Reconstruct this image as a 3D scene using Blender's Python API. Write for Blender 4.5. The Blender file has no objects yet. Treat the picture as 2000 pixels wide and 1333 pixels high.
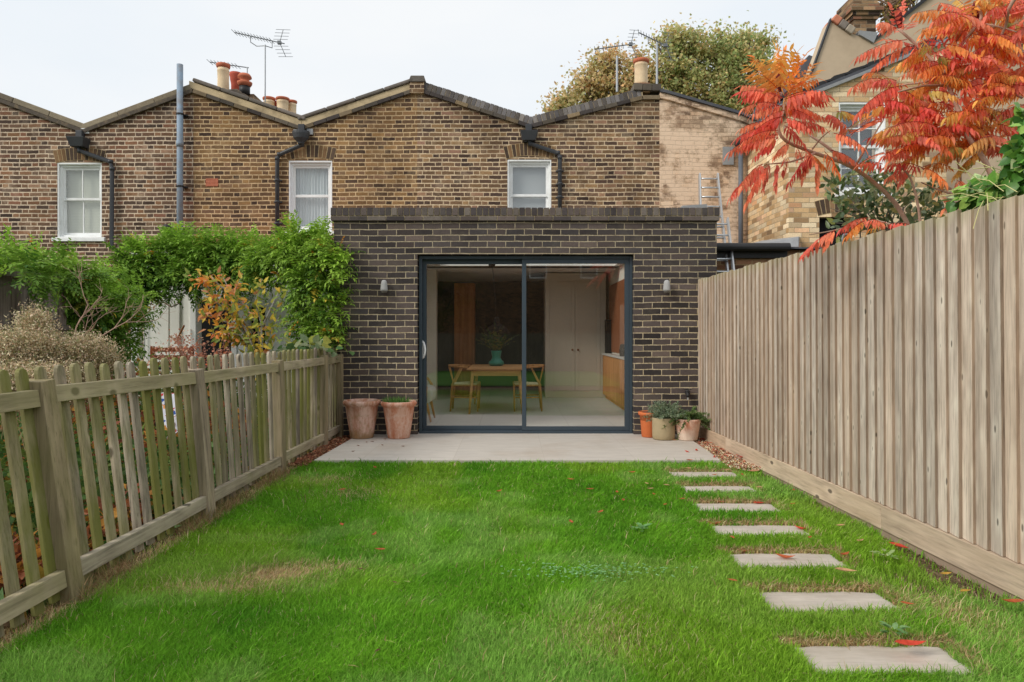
import bpy, bmesh, math, random
import numpy as np
from math import radians as R, sin, cos, pi
sc = bpy.context.scene
col = sc.collection
H = 1.24            # eye height above the patio
F = 1333.0          # focal length in photo pixels

# ---------------------------------------------------------------- camera
cd = bpy.data.cameras.new("camera"); cam = bpy.data.objects.new("camera", cd); col.objects.link(cam)
cam.location = (0, 0, H); cam.rotation_euler = (R(90), 0, 0)
cd.lens = 24.0; cd.sensor_width = 36.0; cd.shift_y = -0.00725
cd.clip_start = 0.05; cd.clip_end = 3000
sc.camera = cam
# ---------------------------------------------------------------- light
SUN_EL, SUN_AZ = 36, 238      # overcast: broad weak sun from behind the camera, to the left
w = bpy.data.worlds.new("World"); sc.world = w; w.use_nodes = True
wn, wl = w.node_tree.nodes, w.node_tree.links
wn.clear()
sky = wn.new('ShaderNodeTexSky'); sky.sky_type = 'NISHITA'; sky.sun_disc = False
sky.sun_elevation = R(SUN_EL); sky.sun_rotation = R(SUN_AZ); sky.air_density = 1.0; sky.dust_density = 4.0; sky.ozone_density = 2.0
tc = wn.new('ShaderNodeTexCoord')
no = wn.new('ShaderNodeTexNoise'); no.inputs['Scale'].default_value = 1.6; no.inputs['Detail'].default_value = 4; no.inputs['Roughness'].default_value = .5
mp = wn.new('ShaderNodeMapping'); mp.inputs['Scale'].default_value = (1, 1, 3.0); mp.inputs['Location'].default_value = (2.3, .4, 0)
wl.new(tc.outputs['Generated'], mp.inputs[0]); wl.new(mp.outputs[0], no.inputs['Vector'])
cr = wn.new('ShaderNodeValToRGB'); cr.color_ramp.elements[0].position = .36; cr.color_ramp.elements[1].position = .62
cr.color_ramp.elements[0].color = (7.75, 8.25, 8.7, 1); cr.color_ramp.elements[1].color = (8.6, 8.78, 8.9, 1)
wl.new(no.outputs['Fac'], cr.inputs[0])
mx = wn.new('ShaderNodeMix'); mx.data_type = 'RGBA'; mx.inputs[0].default_value = .93   # cloud deck over the clear sky
wl.new(sky.outputs[0], mx.inputs[6]); wl.new(cr.outputs[0], mx.inputs[7])
bg = wn.new('ShaderNodeBackground'); bg.inputs['Strength'].default_value = .1
wo = wn.new('ShaderNodeOutputWorld')
wl.new(mx.outputs[2], bg.inputs[0]); wl.new(bg.outputs[0], wo.inputs[0])
sd = bpy.data.lights.new("sun", 'SUN'); sd.energy = 1.9; sd.angle = R(18); sd.color = (1, .94, .85)
sun = bpy.data.objects.new("sun", sd); col.objects.link(sun)
sun.rotation_euler = (R(90 - SUN_EL), 0, R(180 - SUN_AZ))
sc.view_settings.view_transform = 'Standard'; sc.view_settings.look = 'None'
sc.view_settings.exposure = 0.2; sc.view_settings.gamma = 1.0
sc.render.engine = 'CYCLES'
sc.cycles.use_denoising = True
sc.cycles.max_bounces = 8; sc.cycles.diffuse_bounces = 4; sc.cycles.transparent_max_bounces = 16
sc.cycles.caustics_reflective = False; sc.cycles.caustics_refractive = False

# ---------------------------------------------------------------- helpers
def lin(c):
    return c / 12.92 if c <= .04045 else ((c + .055) / 1.055) ** 2.4
def C(r, g, b, k=1.0):
    return (lin(r / 255) * k, lin(g / 255) * k, lin(b / 255) * k)
def shade(c, k): return (c[0] * k, c[1] * k, c[2] * k)
def C4(c): return (c[0], c[1], c[2], 1)
def P(px, py, d):
    return ((px - 1000) / F * d, d, H + (652 - py) / F * d)

def tag(o, label=None, cat=None, group=None, kind=None):
    if label: o['label'] = label
    if cat: o['category'] = cat
    if group: o['group'] = group
    if kind: o['kind'] = kind
    return o
def thing(name, label, cat, loc=(0, 0, 0), rz=0, group=None):
    o = bpy.data.objects.new(name, None); col.objects.link(o)
    o.location = loc; o.rotation_euler = (0, 0, rz); o.empty_display_size = .1
    return tag(o, label, cat, group)
def link(me, name, parent=None, world=True):
    o = bpy.data.objects.new(name, me); col.objects.link(o)
    if parent is not None: o.parent = parent
    return o
def origin(p):
    x = y = z = 0
    while p is not None:
        x += p.location.x; y += p.location.y; z += p.location.z; p = p.parent
    return (x, y, z)
def copy_tree(o, parent=None):
    c = o.copy(); col.objects.link(c)
    if parent is not None: c.parent = parent
    for ch in list(o.children): copy_tree(ch, c)
    return c

class MB:
    """collects geometry; build() links it as ONE mesh object"""
    def __init__(s, local=False):
        s.v = []; s.f = []; s.c = []; s.cur = (1, 1, 1); s.local = local
    def add(s, vs, fs):
        n = len(s.v); s.v += [tuple(map(float, v)) for v in vs]; s.c += [s.cur] * len(vs)
        s.f += [tuple(i + n for i in f) for f in fs]; return s
    def box(s, x0, x1, y0, y1, z0, z1):
        return s.add([(x0, y0, z0), (x1, y0, z0), (x1, y1, z0), (x0, y1, z0), (x0, y0, z1), (x1, y0, z1), (x1, y1, z1), (x0, y1, z1)],
                     [(0, 3, 2, 1), (4, 5, 6, 7), (0, 1, 5, 4), (1, 2, 6, 5), (2, 3, 7, 6), (3, 0, 4, 7)])
    def hexa(s, p):     # 8 points: bottom ring, top ring
        return s.add(p, [(0, 3, 2, 1), (4, 5, 6, 7), (0, 1, 5, 4), (1, 2, 6, 5), (2, 3, 7, 6), (3, 0, 4, 7)])
    def prism(s, pts, y0, y1, ax='y'):    # polygon in xz (or xy / yz) extruded
        n = len(pts)
        f = {'y': lambda a, b, t: (a, t, b), 'z': lambda a, b, t: (a, b, t), 'x': lambda a, b, t: (t, a, b)}[ax]
        vs = [f(a, b, y0) for a, b in pts] + [f(a, b, y1) for a, b in pts]
        return s.add(vs, [tuple(range(n)), tuple(range(2 * n - 1, n - 1, -1))] + [(i, i + n, (i + 1) % n + n, (i + 1) % n) for i in range(n)])
    def bar(s, a, b, w_, h_, up=(0, 0, 1)):
        a = np.array(a, float); b = np.array(b, float); d = b - a; d /= np.linalg.norm(d)
        u = np.array(up, float); sd_ = np.cross(d, u)
        if np.linalg.norm(sd_) < 1e-4: sd_ = np.cross(d, (1, 0, 0))
        sd_ /= np.linalg.norm(sd_); u = np.cross(sd_, d)
        q = []
        for p in (a, b):
            for i, j in ((-1, -1), (1, -1), (1, 1), (-1, 1)): q.append(p + sd_ * i * w_ / 2 + u * j * h_ / 2)
        return s.hexa(q)
    def tube(s, pts, r, n=8, cap=True):
        pts = [np.array(p, float) for p in pts]; m = len(pts)
        rs = r if isinstance(r, (list, tuple)) else [r] * m
        prev = None; vs = []
        for i, p in enumerate(pts):
            t = pts[min(i + 1, m - 1)] - pts[max(i - 1, 0)]; t = t / (np.linalg.norm(t) + 1e-9)
            ref = prev if prev is not None else (np.array((0, 0, 1.)) if abs(t[2]) < .9 else np.array((1., 0, 0)))
            a = ref - t * np.dot(ref, t); a /= (np.linalg.norm(a) + 1e-9); b = np.cross(t, a); prev = a
            for k in range(n):
                an = 2 * pi * k / n; vs.append(p + (a * cos(an) + b * sin(an)) * rs[i])
        fs = [(i * n + k, i * n + (k + 1) % n, (i + 1) * n + (k + 1) % n, (i + 1) * n + k) for i in range(m - 1) for k in range(n)]
        if cap: fs += [tuple(range(n - 1, -1, -1)), tuple((m - 1) * n + k for k in range(n))]
        return s.add(vs, fs)
    def lathe(s, prof, c, n=28, sq=(1, 1), wob=0, seed=0):
        rr = random.Random(seed); ph = rr.random() * 6
        vs = []
        for r, z in prof:
            for k in range(n):
                a = 2 * pi * k / n; q = 1 + wob * sin(2 * a + ph)
                vs.append((c[0] + r * cos(a) * sq[0] * q, c[1] + r * sin(a) * sq[1] * q, c[2] + z))
        m = len(prof)
        fs = [(i * n + k, i * n + (k + 1) % n, (i + 1) * n + (k + 1) % n, (i + 1) * n + k) for i in range(m - 1) for k in range(n)]
        fs += [tuple(range(n - 1, -1, -1)), tuple((m - 1) * n + k for k in range(n))]
        return s.add(vs, fs)
    def build(s, name, mat, parent=None, smooth=False, bevel=0, loc=None):
        o0 = (0, 0, 0) if s.local else origin(parent)
        me = bpy.data.meshes.new(name)
        bm = bmesh.new()
        vs = [bm.verts.new((v[0] - o0[0], v[1] - o0[1], v[2] - o0[2])) for v in s.v]
        for f in s.f:
            try: bm.faces.new([vs[i] for i in f])
            except ValueError: pass
        bmesh.ops.recalc_face_normals(bm, faces=bm.faces)
        bm.to_mesh(me); bm.free()
        if any(c != (1, 1, 1) for c in s.c):
            ca = me.color_attributes.new('Col', 'FLOAT_COLOR', 'POINT')
            ca.data.foreach_set('color', np.array([(c[0], c[1], c[2], 1) for c in s.c], 'f').ravel())
        if smooth:
            me.polygons.foreach_set('use_smooth', [True] * len(me.polygons))
        me.materials.append(mat)
        o = link(me, name, parent)
        if smooth == 'auto':
            pass
        if bevel:
            b = o.modifiers.new('bevel', 'BEVEL'); b.width = bevel; b.segments = 2; b.limit_method = 'ANGLE'; b.angle_limit = R(40)
        return o

def np_mesh(name, V, polys, mat, colr=None, parent=None, smooth=False):
    """polys: list of int arrays (n,k)"""
    o0 = np.array(origin(parent), 'f')
    V = np.asarray(V, 'f') - o0
    me = bpy.data.meshes.new(name)
    me.vertices.add(len(V)); me.vertices.foreach_set('co', V.ravel())
    nl = sum(p.size for p in polys); npo = sum(len(p) for p in polys)
    me.loops.add(nl); me.polygons.add(npo)
    me.loops.foreach_set('vertex_index', np.concatenate([p.ravel() for p in polys]).astype('i'))
    tot = np.concatenate([np.full(len(p), p.shape[1]) for p in polys]).astype('i')
    st = np.concatenate([[0], np.cumsum(tot)[:-1]]).astype('i')
    me.polygons.foreach_set('loop_start', st)
    try: me.polygons.foreach_set('loop_total', tot)
    except Exception: pass
    if smooth: me.polygons.foreach_set('use_smooth', np.ones(npo, bool))
    me.update(calc_edges=True)
    if colr is not None:
        ca = me.color_attributes.new('Col', 'FLOAT_COLOR', 'POINT')
        cc = np.ones((len(V), 4), 'f'); cc[:, :3] = colr
        ca.data.foreach_set('color', cc.ravel())
    me.materials.append(mat)
    return link(me, name, parent)

def nrm(a): return a / (np.linalg.norm(a, axis=-1, keepdims=True) + 1e-9)
def leaflets(B, D, N, L, W, colr, curve=.15, fold=.25, rich=False):
    """vectorised leaf blades -> V, [tris, quads], colours"""
    n = len(B); D = nrm(D); S = nrm(np.cross(D, N)); Nn = nrm(np.cross(S, D))
    L = np.broadcast_to(np.asarray(L, float), (n,))[:, None]; W = np.broadcast_to(np.asarray(W, float), (n,))[:, None]
    def pt(t, w_):
        return B + D * L * t - Nn * (curve * L * t * t) + S * (w_ * W / 2) + Nn * (abs(w_) * fold * W / 2)
    if not rich:
        vs = [pt(0, 0), pt(.45, -1), pt(.45, 0), pt(.45, 1), pt(1, 0)]
        t = np.array([(0, 1, 2), (0, 2, 3), (1, 4, 2), (2, 4, 3)]); q = None
    else:
        vs = [pt(0, 0), pt(.25, -.9), pt(.25, 0), pt(.25, .9), pt(.62, -.8), pt(.62, 0), pt(.62, .8), pt(1, 0)]
        t = np.array([(0, 1, 2), (0, 2, 3), (4, 7, 5), (5, 7, 6)]); q = np.array([(1, 4, 5, 2), (2, 5, 6, 3)])
    k = len(vs); V = np.stack(vs, 1).reshape(-1, 3)
    off = (np.arange(n) * k)[:, None, None]
    polys = [(t[None] + off).reshape(-1, 3)]
    if q is not None: polys.append((q[None] + off).reshape(-1, 4))
    return V, polys, np.repeat(colr, k, 0)
def join(parts):
    Vs, Ps, Cs = [], {}, []; o = 0
    for V, ps, c in parts:
        Vs.append(V); Cs.append(c)
        for p in ps: Ps.setdefault(p.shape[1], []).append(p + o)
        o += len(V)
    return np.concatenate(Vs), [np.concatenate(p) for p in Ps.values()], np.concatenate(Cs)

def compound(B, T, rng, pairs, ll, lw, colf, sag=.15, droop=.5, hang=False, rach=.004, rachcol=(.1, .05, .02), rich=False):
    """pinnate leaves from base B to tip T (n,3). colf(i_leaf, s, n)->colours"""
    n = len(B); A = T - B; L = np.linalg.norm(A, axis=1)[:, None]; A = A / L
    Z = np.array((0, 0, 1.0))
    out = []
    ss = np.linspace(.12, .97, pairs)
    def rp(s): return B + A * L * s + Z * (sag * L * (s - s * s) * 1.6)
    def tg(s): return nrm(A + Z * (sag * (1 - 2 * s) * 1.6))
    side0 = nrm(np.cross(A, Z) + rng.normal(0, .25, (n, 3)))
    BB, DD, NN, LL, WW, CC = [], [], [], [], [], []
    for s in ss:
        p = rp(s); t = tg(s); f = (.62 + .38 * sin(pi * min(1, s * .9 + .12)))
        for sg in (-1, 1):
            if hang:
                d = side0 * sg * .5 + t * .3 - Z * .85
            else:
                d = side0 * sg + t * .45 - Z * droop * (.4 + rng.random((n, 1)) * .9)
            d = nrm(d + rng.normal(0, .13, (n, 3)))
            nn = nrm(np.cross(t, d) * sg + rng.normal(0, .2, (n, 3))) if not hang else nrm(side0 * sg + Z * .4 + rng.normal(0, .2, (n, 3)))
            BB.append(p); DD.append(d); NN.append(nn)
            LL.append(ll * f * rng.uniform(.8, 1.1, n)); WW.append(lw * f * rng.uniform(.85, 1.15, n)); CC.append(colf(s, n))
    BB.append(rp(1.0)); DD.append(tg(1.0) - Z * .3); NN.append(np.tile(Z, (n, 1))); LL.append(np.full(n, ll * .8)); WW.append(np.full(n, lw)); CC.append(colf(1.0, n))
    out.append(leaflets(np.concatenate(BB), np.concatenate(DD), np.concatenate(NN), np.concatenate(LL), np.concatenate(WW), np.concatenate(CC), rich=rich))
    # rachis ribbon
    if rach:
        st = np.linspace(0, 1, 5); vs = []
        for s in st:
            p = rp(s); w_ = rach * (1 - .6 * s) / 2
            vs += [p - Z * w_, p + Z * w_, ]
        V = np.stack(vs, 1).reshape(-1, 3); k = 10
        q = np.array([(2 * i, 2 * i + 2, 2 * i + 3, 2 * i + 1) for i in range(4)])
        out.append((V, [(q[None] + (np.arange(n) * k)[:, None, None]).reshape(-1, 4)], np.tile(rachcol, (len(V), 1))))
    return join(out)

def vnoise(x, y, scale, seed):
    rg = np.random.default_rng(seed); g = rg.random((64, 64))
    u = np.asarray(x) * scale + 1000; v = np.asarray(y) * scale + 1000
    i = np.floor(u).astype(int); j = np.floor(v).astype(int); fu = u - i; fv = v - j
    fu = fu * fu * (3 - 2 * fu); fv = fv * fv * (3 - 2 * fv)
    a = g[i % 64, j % 64]; b = g[(i + 1) % 64, j % 64]; c = g[i % 64, (j + 1) % 64]; d = g[(i + 1) % 64, (j + 1) % 64]
    return (a * (1 - fu) + b * fu) * (1 - fv) + (c * (1 - fu) + d * fu) * fv
def pick(rng, cols, n, jit=.12):
    cols = np.array(cols); c = cols[rng.integers(0, len(cols), n)]
    return c * rng.uniform(1 - jit, 1 + jit, (n, 1)) * rng.uniform(1 - jit * .4, 1 + jit * .4, (n, 3))

# ---------------------------------------------------------------- materials
class G:
    def __init__(s, name):
        s.m = bpy.data.materials.new(name); s.m.use_nodes = True; s.t = s.m.node_tree; s.t.nodes.clear()
        s.out = s.t.nodes.new('ShaderNodeOutputMaterial')
    def set(s, sock, v):
        if isinstance(v, bpy.types.NodeSocket): s.t.links.new(v, sock)
        elif v is not None:
            try: sock.default_value = v
            except Exception: sock.default_value = C4(v)
    def n(s, typ, i=None, **props):
        nd = s.t.nodes.new(typ)
        for k, v in props.items(): setattr(nd, k, v)
        for k, v in (i or {}).items(): s.set(nd.inputs[k], v)
        return nd
    def math(s, op, a, b=None, c=None, clamp=False):
        nd = s.n('ShaderNodeMath', operation=op, use_clamp=clamp)
        s.set(nd.inputs[0], a)
        if b is not None: s.set(nd.inputs[1], b)
        if c is not None: s.set(nd.inputs[2], c)
        return nd.outputs[0]
    def mix(s, f, a, b, blend='MIX'):
        nd = s.n('ShaderNodeMix', data_type='RGBA', blend_type=blend, clamp_factor=True)
        s.set(nd.inputs[0], f); s.set(nd.inputs[6], a if isinstance(a, bpy.types.NodeSocket) else C4(a)); s.set(nd.inputs[7], b if isinstance(b, bpy.types.NodeSocket) else C4(b))
        return nd.outputs[2]
    def mixf(s, f, a, b):
        nd = s.n('ShaderNodeMix', data_type='FLOAT'); s.set(nd.inputs[0], f); s.set(nd.inputs[2], a); s.set(nd.inputs[3], b); return nd.outputs[0]
    def ramp(s, f, stops, interp='LINEAR'):
        nd = s.n('ShaderNodeValToRGB'); e = nd.color_ramp.elements; nd.color_ramp.interpolation = interp
        while len(e) < len(stops): e.new(.5)
        for k, (p, c) in enumerate(stops):
            e[k].position = p; e[k].color = C4(c) if not isinstance(c, (int, float)) else (c, c, c, 1)
        s.set(nd.inputs[0], f); return nd.outputs[0]
    def pos(s): return s.n('ShaderNodeNewGeometry').outputs['Position']
    def obj(s): return s.n('ShaderNodeTexCoord').outputs['Object']
    def scale(s, v, k):
        nd = s.n('ShaderNodeVectorMath', operation='MULTIPLY'); s.set(nd.inputs[0], v); s.set(nd.inputs[1], k if isinstance(k, tuple) else (k, k, k)); return nd.outputs[0]
    def vadd(s, a, b):
        nd = s.n('ShaderNodeVectorMath', operation='ADD'); s.set(nd.inputs[0], a); s.set(nd.inputs[1], b); return nd.outputs[0]
    def noise(s, v, sc_, det=3, rough=.55, colour=False):
        nd = s.n('ShaderNodeTexNoise', {'Scale': sc_, 'Detail': det, 'Roughness': rough}); s.set(nd.inputs['Vector'], v)
        return nd.outputs['Color' if colour else 'Fac']
    def attr(s): return s.n('ShaderNodeAttribute', attribute_name='Col').outputs['Color']
    def bsdf(s, colr, rough=.8, bump=None, bs=.3, bd=.01, metal=0, spec=.3, **kw):
        b = s.n('ShaderNodeBsdfPrincipled'); s.set(b.inputs['Base Color'], colr if isinstance(colr, bpy.types.NodeSocket) else C4(colr)); s.set(b.inputs['Roughness'], rough)
        b.inputs['Metallic'].default_value = metal; b.inputs['Specular IOR Level'].default_value = spec
        if bump is not None:
            bn = s.n('ShaderNodeBump', {'Strength': bs, 'Distance': bd, 'Height': bump}); s.t.links.new(bn.outputs[0], b.inputs['Normal'])
        for k, v in kw.items(): s.set(b.inputs[k], v)
        return b.outputs[0]
    def done(s, sh): s.t.links.new(sh, s.out.inputs[0]); return s.m

def plain(name, c, rough=.7, var=.12, nscale=6, metal=0, spec=.3, bump=.0, dirt=None, dirtamt=.5):
    g = G(name); p = g.obj(); n1 = g.noise(p, nscale, 4); n2 = g.noise(p, nscale * 9, 3)
    f = g.math('ADD', g.math('MULTIPLY', n1, .6), g.math('MULTIPLY', n2, .4))
    cc = g.mix(g.ramp(f, [(.3, 0.), (.7, 1.)]), tuple(x * (1 - var) for x in c), tuple(x * (1 + var) for x in c))
    if dirt: cc = g.mix(g.math('MULTIPLY', g.ramp(g.noise(p, nscale * .7, 5, .65), [(.48, 0.), (.68, 1.)]), dirtamt), cc, dirt)
    return g.done(g.bsdf(cc, rough, f if bump else None, bump, .004, metal, spec))

def brick(name, stops, mortar, bw=.225, bh=.075, flem=False, m=.011, warp=.004, seed=0., u0=0., v0=0., patch=None, patchamt=.5,
          soot=None, paint=None, mortar2=None, grain=.25, zsoot=None, bleed=0., mtop=None):
    g = G(name); geo = g.n('ShaderNodeNewGeometry'); p0 = geo.outputs['Position']
    nc = g.n('ShaderNodeVectorMath', operation='SUBTRACT'); g.set(nc.inputs[0], g.noise(p0, 11, 2, .5, True)); nc.inputs[1].default_value = (.5, .5, .5)
    nc2 = g.n('ShaderNodeVectorMath', operation='SUBTRACT'); g.set(nc2.inputs[0], g.noise(p0, 1.3, 1, .5, True)); nc2.inputs[1].default_value = (.5, .5, .5)
    p = g.vadd(g.vadd(p0, g.scale(nc.outputs[0], warp * 2)), g.scale(nc2.outputs[0], warp * 5))
    sp = g.n('ShaderNodeSeparateXYZ', {0: p}); sn = g.n('ShaderNodeSeparateXYZ', {0: geo.outputs['True Normal']})
    side = g.math('GREATER_THAN', g.math('ABSOLUTE', sn.outputs[0]), .5)
    u = g.math('ADD', g.mixf(side, sp.outputs[0], sp.outputs[1]), 50 + u0); v = g.math('ADD', sp.outputs[2], 10 + v0)
    vr = g.math('DIVIDE', v, bh); row = g.math('FLOOR', vr); vf = g.math('FRACT', vr)
    wr = g.n('ShaderNodeTexWhiteNoise', noise_dimensions='1D'); g.set(wr.inputs['W'], row)
    par = g.math('MODULO', row, 2.0)
    if flem:
        per = bw * 1.5
        ur = g.math('ADD', g.math('ADD', g.math('DIVIDE', u, per), g.math('MULTIPLY', par, .5)), g.math('MULTIPLY', wr.outputs[0], .16))
        t = g.math('MULTIPLY', g.math('FRACT', ur), per)
        hd = g.math('GREATER_THAN', t, bw)
        du = g.math('MINIMUM', g.math('MINIMUM', t, g.math('ABSOLUTE', g.math('SUBTRACT', t, bw))), g.math('SUBTRACT', per, t))
        idn = g.math('ADD', g.math('MULTIPLY', g.math('FLOOR', ur), 2), hd)
    else:
        ur = g.math('ADD', g.math('ADD', g.math('DIVIDE', u, bw), g.math('MULTIPLY', par, .5)), g.math('MULTIPLY', wr.outputs[0], .06))
        uf = g.math('FRACT', ur); du = g.math('MULTIPLY', g.math('MINIMUM', uf, g.math('SUBTRACT', 1.0, uf)), bw)
        idn = g.math('FLOOR', ur)
    dv = g.math('MULTIPLY', g.math('MINIMUM', vf, g.math('SUBTRACT', 1.0, vf)), bh)
    fine = g.noise(p0, 55, 3, .6); mid = g.noise(p0, 14, 4, .6)
    dd = g.math('ADD', g.math('MINIMUM', g.math('MULTIPLY', du, 1.45 if flem else 1.15), dv), g.math('ADD', g.math('MULTIPLY', g.math('SUBTRACT', fine, .5), .012), g.math('MULTIPLY', g.math('SUBTRACT', mid, .5), .012 if flem else .006)))
    mask = g.math('SMOOTH_MIN', 1.0, g.math('MAXIMUM', 0.0, g.math('DIVIDE', g.math('SUBTRACT', dd, m / 2 - .0018), .0036)), .01)
    iv = g.n('ShaderNodeCombineXYZ', {0: idn, 1: row, 2: g.math('ADD', side, seed)})
    wn_ = g.n('ShaderNodeTexWhiteNoise', noise_dimensions='3D', i={0: iv.outputs[0]})
    wsep = g.n('ShaderNodeSeparateColor', {0: wn_.outputs[1]})
    bc = g.ramp(wsep.outputs[0], stops)
    bc = g.mix(1.0, bc, g.ramp(wsep.outputs[1], [(0, .72), (1, 1.25)]), 'MULTIPLY')
    bc = g.mix(1.0, bc, g.ramp(g.math('ADD', g.math('MULTIPLY', fine, .6), g.math('MULTIPLY', mid, .4)), [(.3, 1 - grain), (.7, 1 + grain)]), 'MULTIPLY')
    mo = g.mix(g.ramp(mid, [(.3, 0.), (.7, 1.)]), mortar, mortar2 or tuple(x * .72 for x in mortar))
    big = g.noise(p0, .55, 4, .6)
    mo = g.mix(g.math('MULTIPLY', g.ramp(g.noise(p0, 2.6, 5, .7), [(.48, 0.), (.68, 1.)]), .4), mo, shade(mortar, .42))
    if mtop:    # pointing was left greyer higher up the wall
        mo = g.mix(g.math('MULTIPLY', g.ramp(g.math('ADD', g.math('SUBTRACT', sp.outputs[2], mtop), g.math('MULTIPLY', big, .9)), [(.3, 0.), (.9, 1.)]), .6), mo, shade(mortar, .5))
    if bleed:   # lime bloom and pointing smeared over the faces
        bc = g.mix(g.math('MULTIPLY', g.ramp(g.noise(p0, 3.2, 5, .7), [(.52, 0.), (.72, 1.)]), bleed), bc, mortar)
    cc = g.mix(mask, mo, bc)
    if patch: cc = g.mix(g.math('MULTIPLY', g.ramp(big, [(.46, 0.), (.62, 1.)]), patchamt), cc, g.mix(1.0, cc, patch, 'MULTIPLY'))
    if soot: cc = g.mix(g.math('MULTIPLY', g.ramp(g.noise(p0, 1.1, 5, .65), [(.5, 0.), (.68, 1.)]), soot), cc, g.mix(1.0, cc, (.42, .4, .4), 'MULTIPLY'))
    if zsoot:   # dark weathering near the parapet
        zz = g.ramp(g.math('ADD', g.math('SUBTRACT', sp.outputs[2], zsoot), g.math('MULTIPLY', big, .8)), [(.35, 0.), (.95, 1.)])
        cc = g.mix(g.math('MULTIPLY', zz, .55), cc, g.mix(1.0, cc, (.45, .43, .42), 'MULTIPLY'))
    if paint:
        pc, thr = paint
        wear = g.math('ADD', g.math('MULTIPLY', g.noise(p0, 2.2, 6, .7), .75), g.math('MULTIPLY', g.noise(g.scale(p0, (1, 1, 3)), 9, 5, .7), .25))
        cc = g.mix(g.ramp(wear, [(thr - .035, 1.), (thr + .05, 0.)]), cc, g.mix(g.math('SUBTRACT', 1.0, mask), g.mix(mid, pc, tuple(x * .85 for x in pc)), tuple(x * .8 for x in pc)))
    hgt = g.math('ADD', g.math('MULTIPLY', mask, 1.0), g.math('MULTIPLY', fine, .5))
    return g.done(g.bsdf(cc, .92, hgt, .55, .006, 0, .2))

def foliage_mat(name, trans=.35, rough=.55, spec=.25):
    g = G(name); a = g.attr()
    n = g.noise(g.pos(), 60, 2); c = g.mix(1.0, a, g.ramp(n, [(.3, .82), (.7, 1.15)]), 'MULTIPLY')
    b = g.bsdf(c, rough, spec=spec)
    t = g.n('ShaderNodeBsdfTranslucent'); g.set(t.inputs[0], c)
    m = g.n('ShaderNodeMixShader', {0: trans}); g.t.links.new(b, m.inputs[1]); g.t.links.new(t.outputs[0], m.inputs[2])
    return g.done(m.outputs[0])

def glass_mat(name, refl=.10, tint=(.9, .93, .92), wob=0.):
    g = G(name)
    tr = g.n('ShaderNodeBsdfTransparent'); g.set(tr.inputs[0], C4(tint))
    gl = g.n('ShaderNodeBsdfGlossy', {'Roughness': .0}); g.set(gl.inputs[0], (1, 1, 1, 1))
    if wob:
        bn = g.n('ShaderNodeBump', {'Strength': .3, 'Distance': wob, 'Height': g.noise(g.pos(), 1.6, 2)}); g.t.links.new(bn.outputs[0], gl.inputs['Normal'])
    lw_ = g.n('ShaderNodeLayerWeight', {'Blend': .5})
    f = g.math('ADD', g.math('MULTIPLY', g.math('POWER', lw_.outputs['Facing'], 5.0), .6), refl, clamp=True)
    m = g.n('ShaderNodeMixShader', {0: f}); g.t.links.new(tr.outputs[0], m.inputs[1]); g.t.links.new(gl.outputs[0], m.inputs[2])
    return g.done(m.outputs[0])

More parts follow.
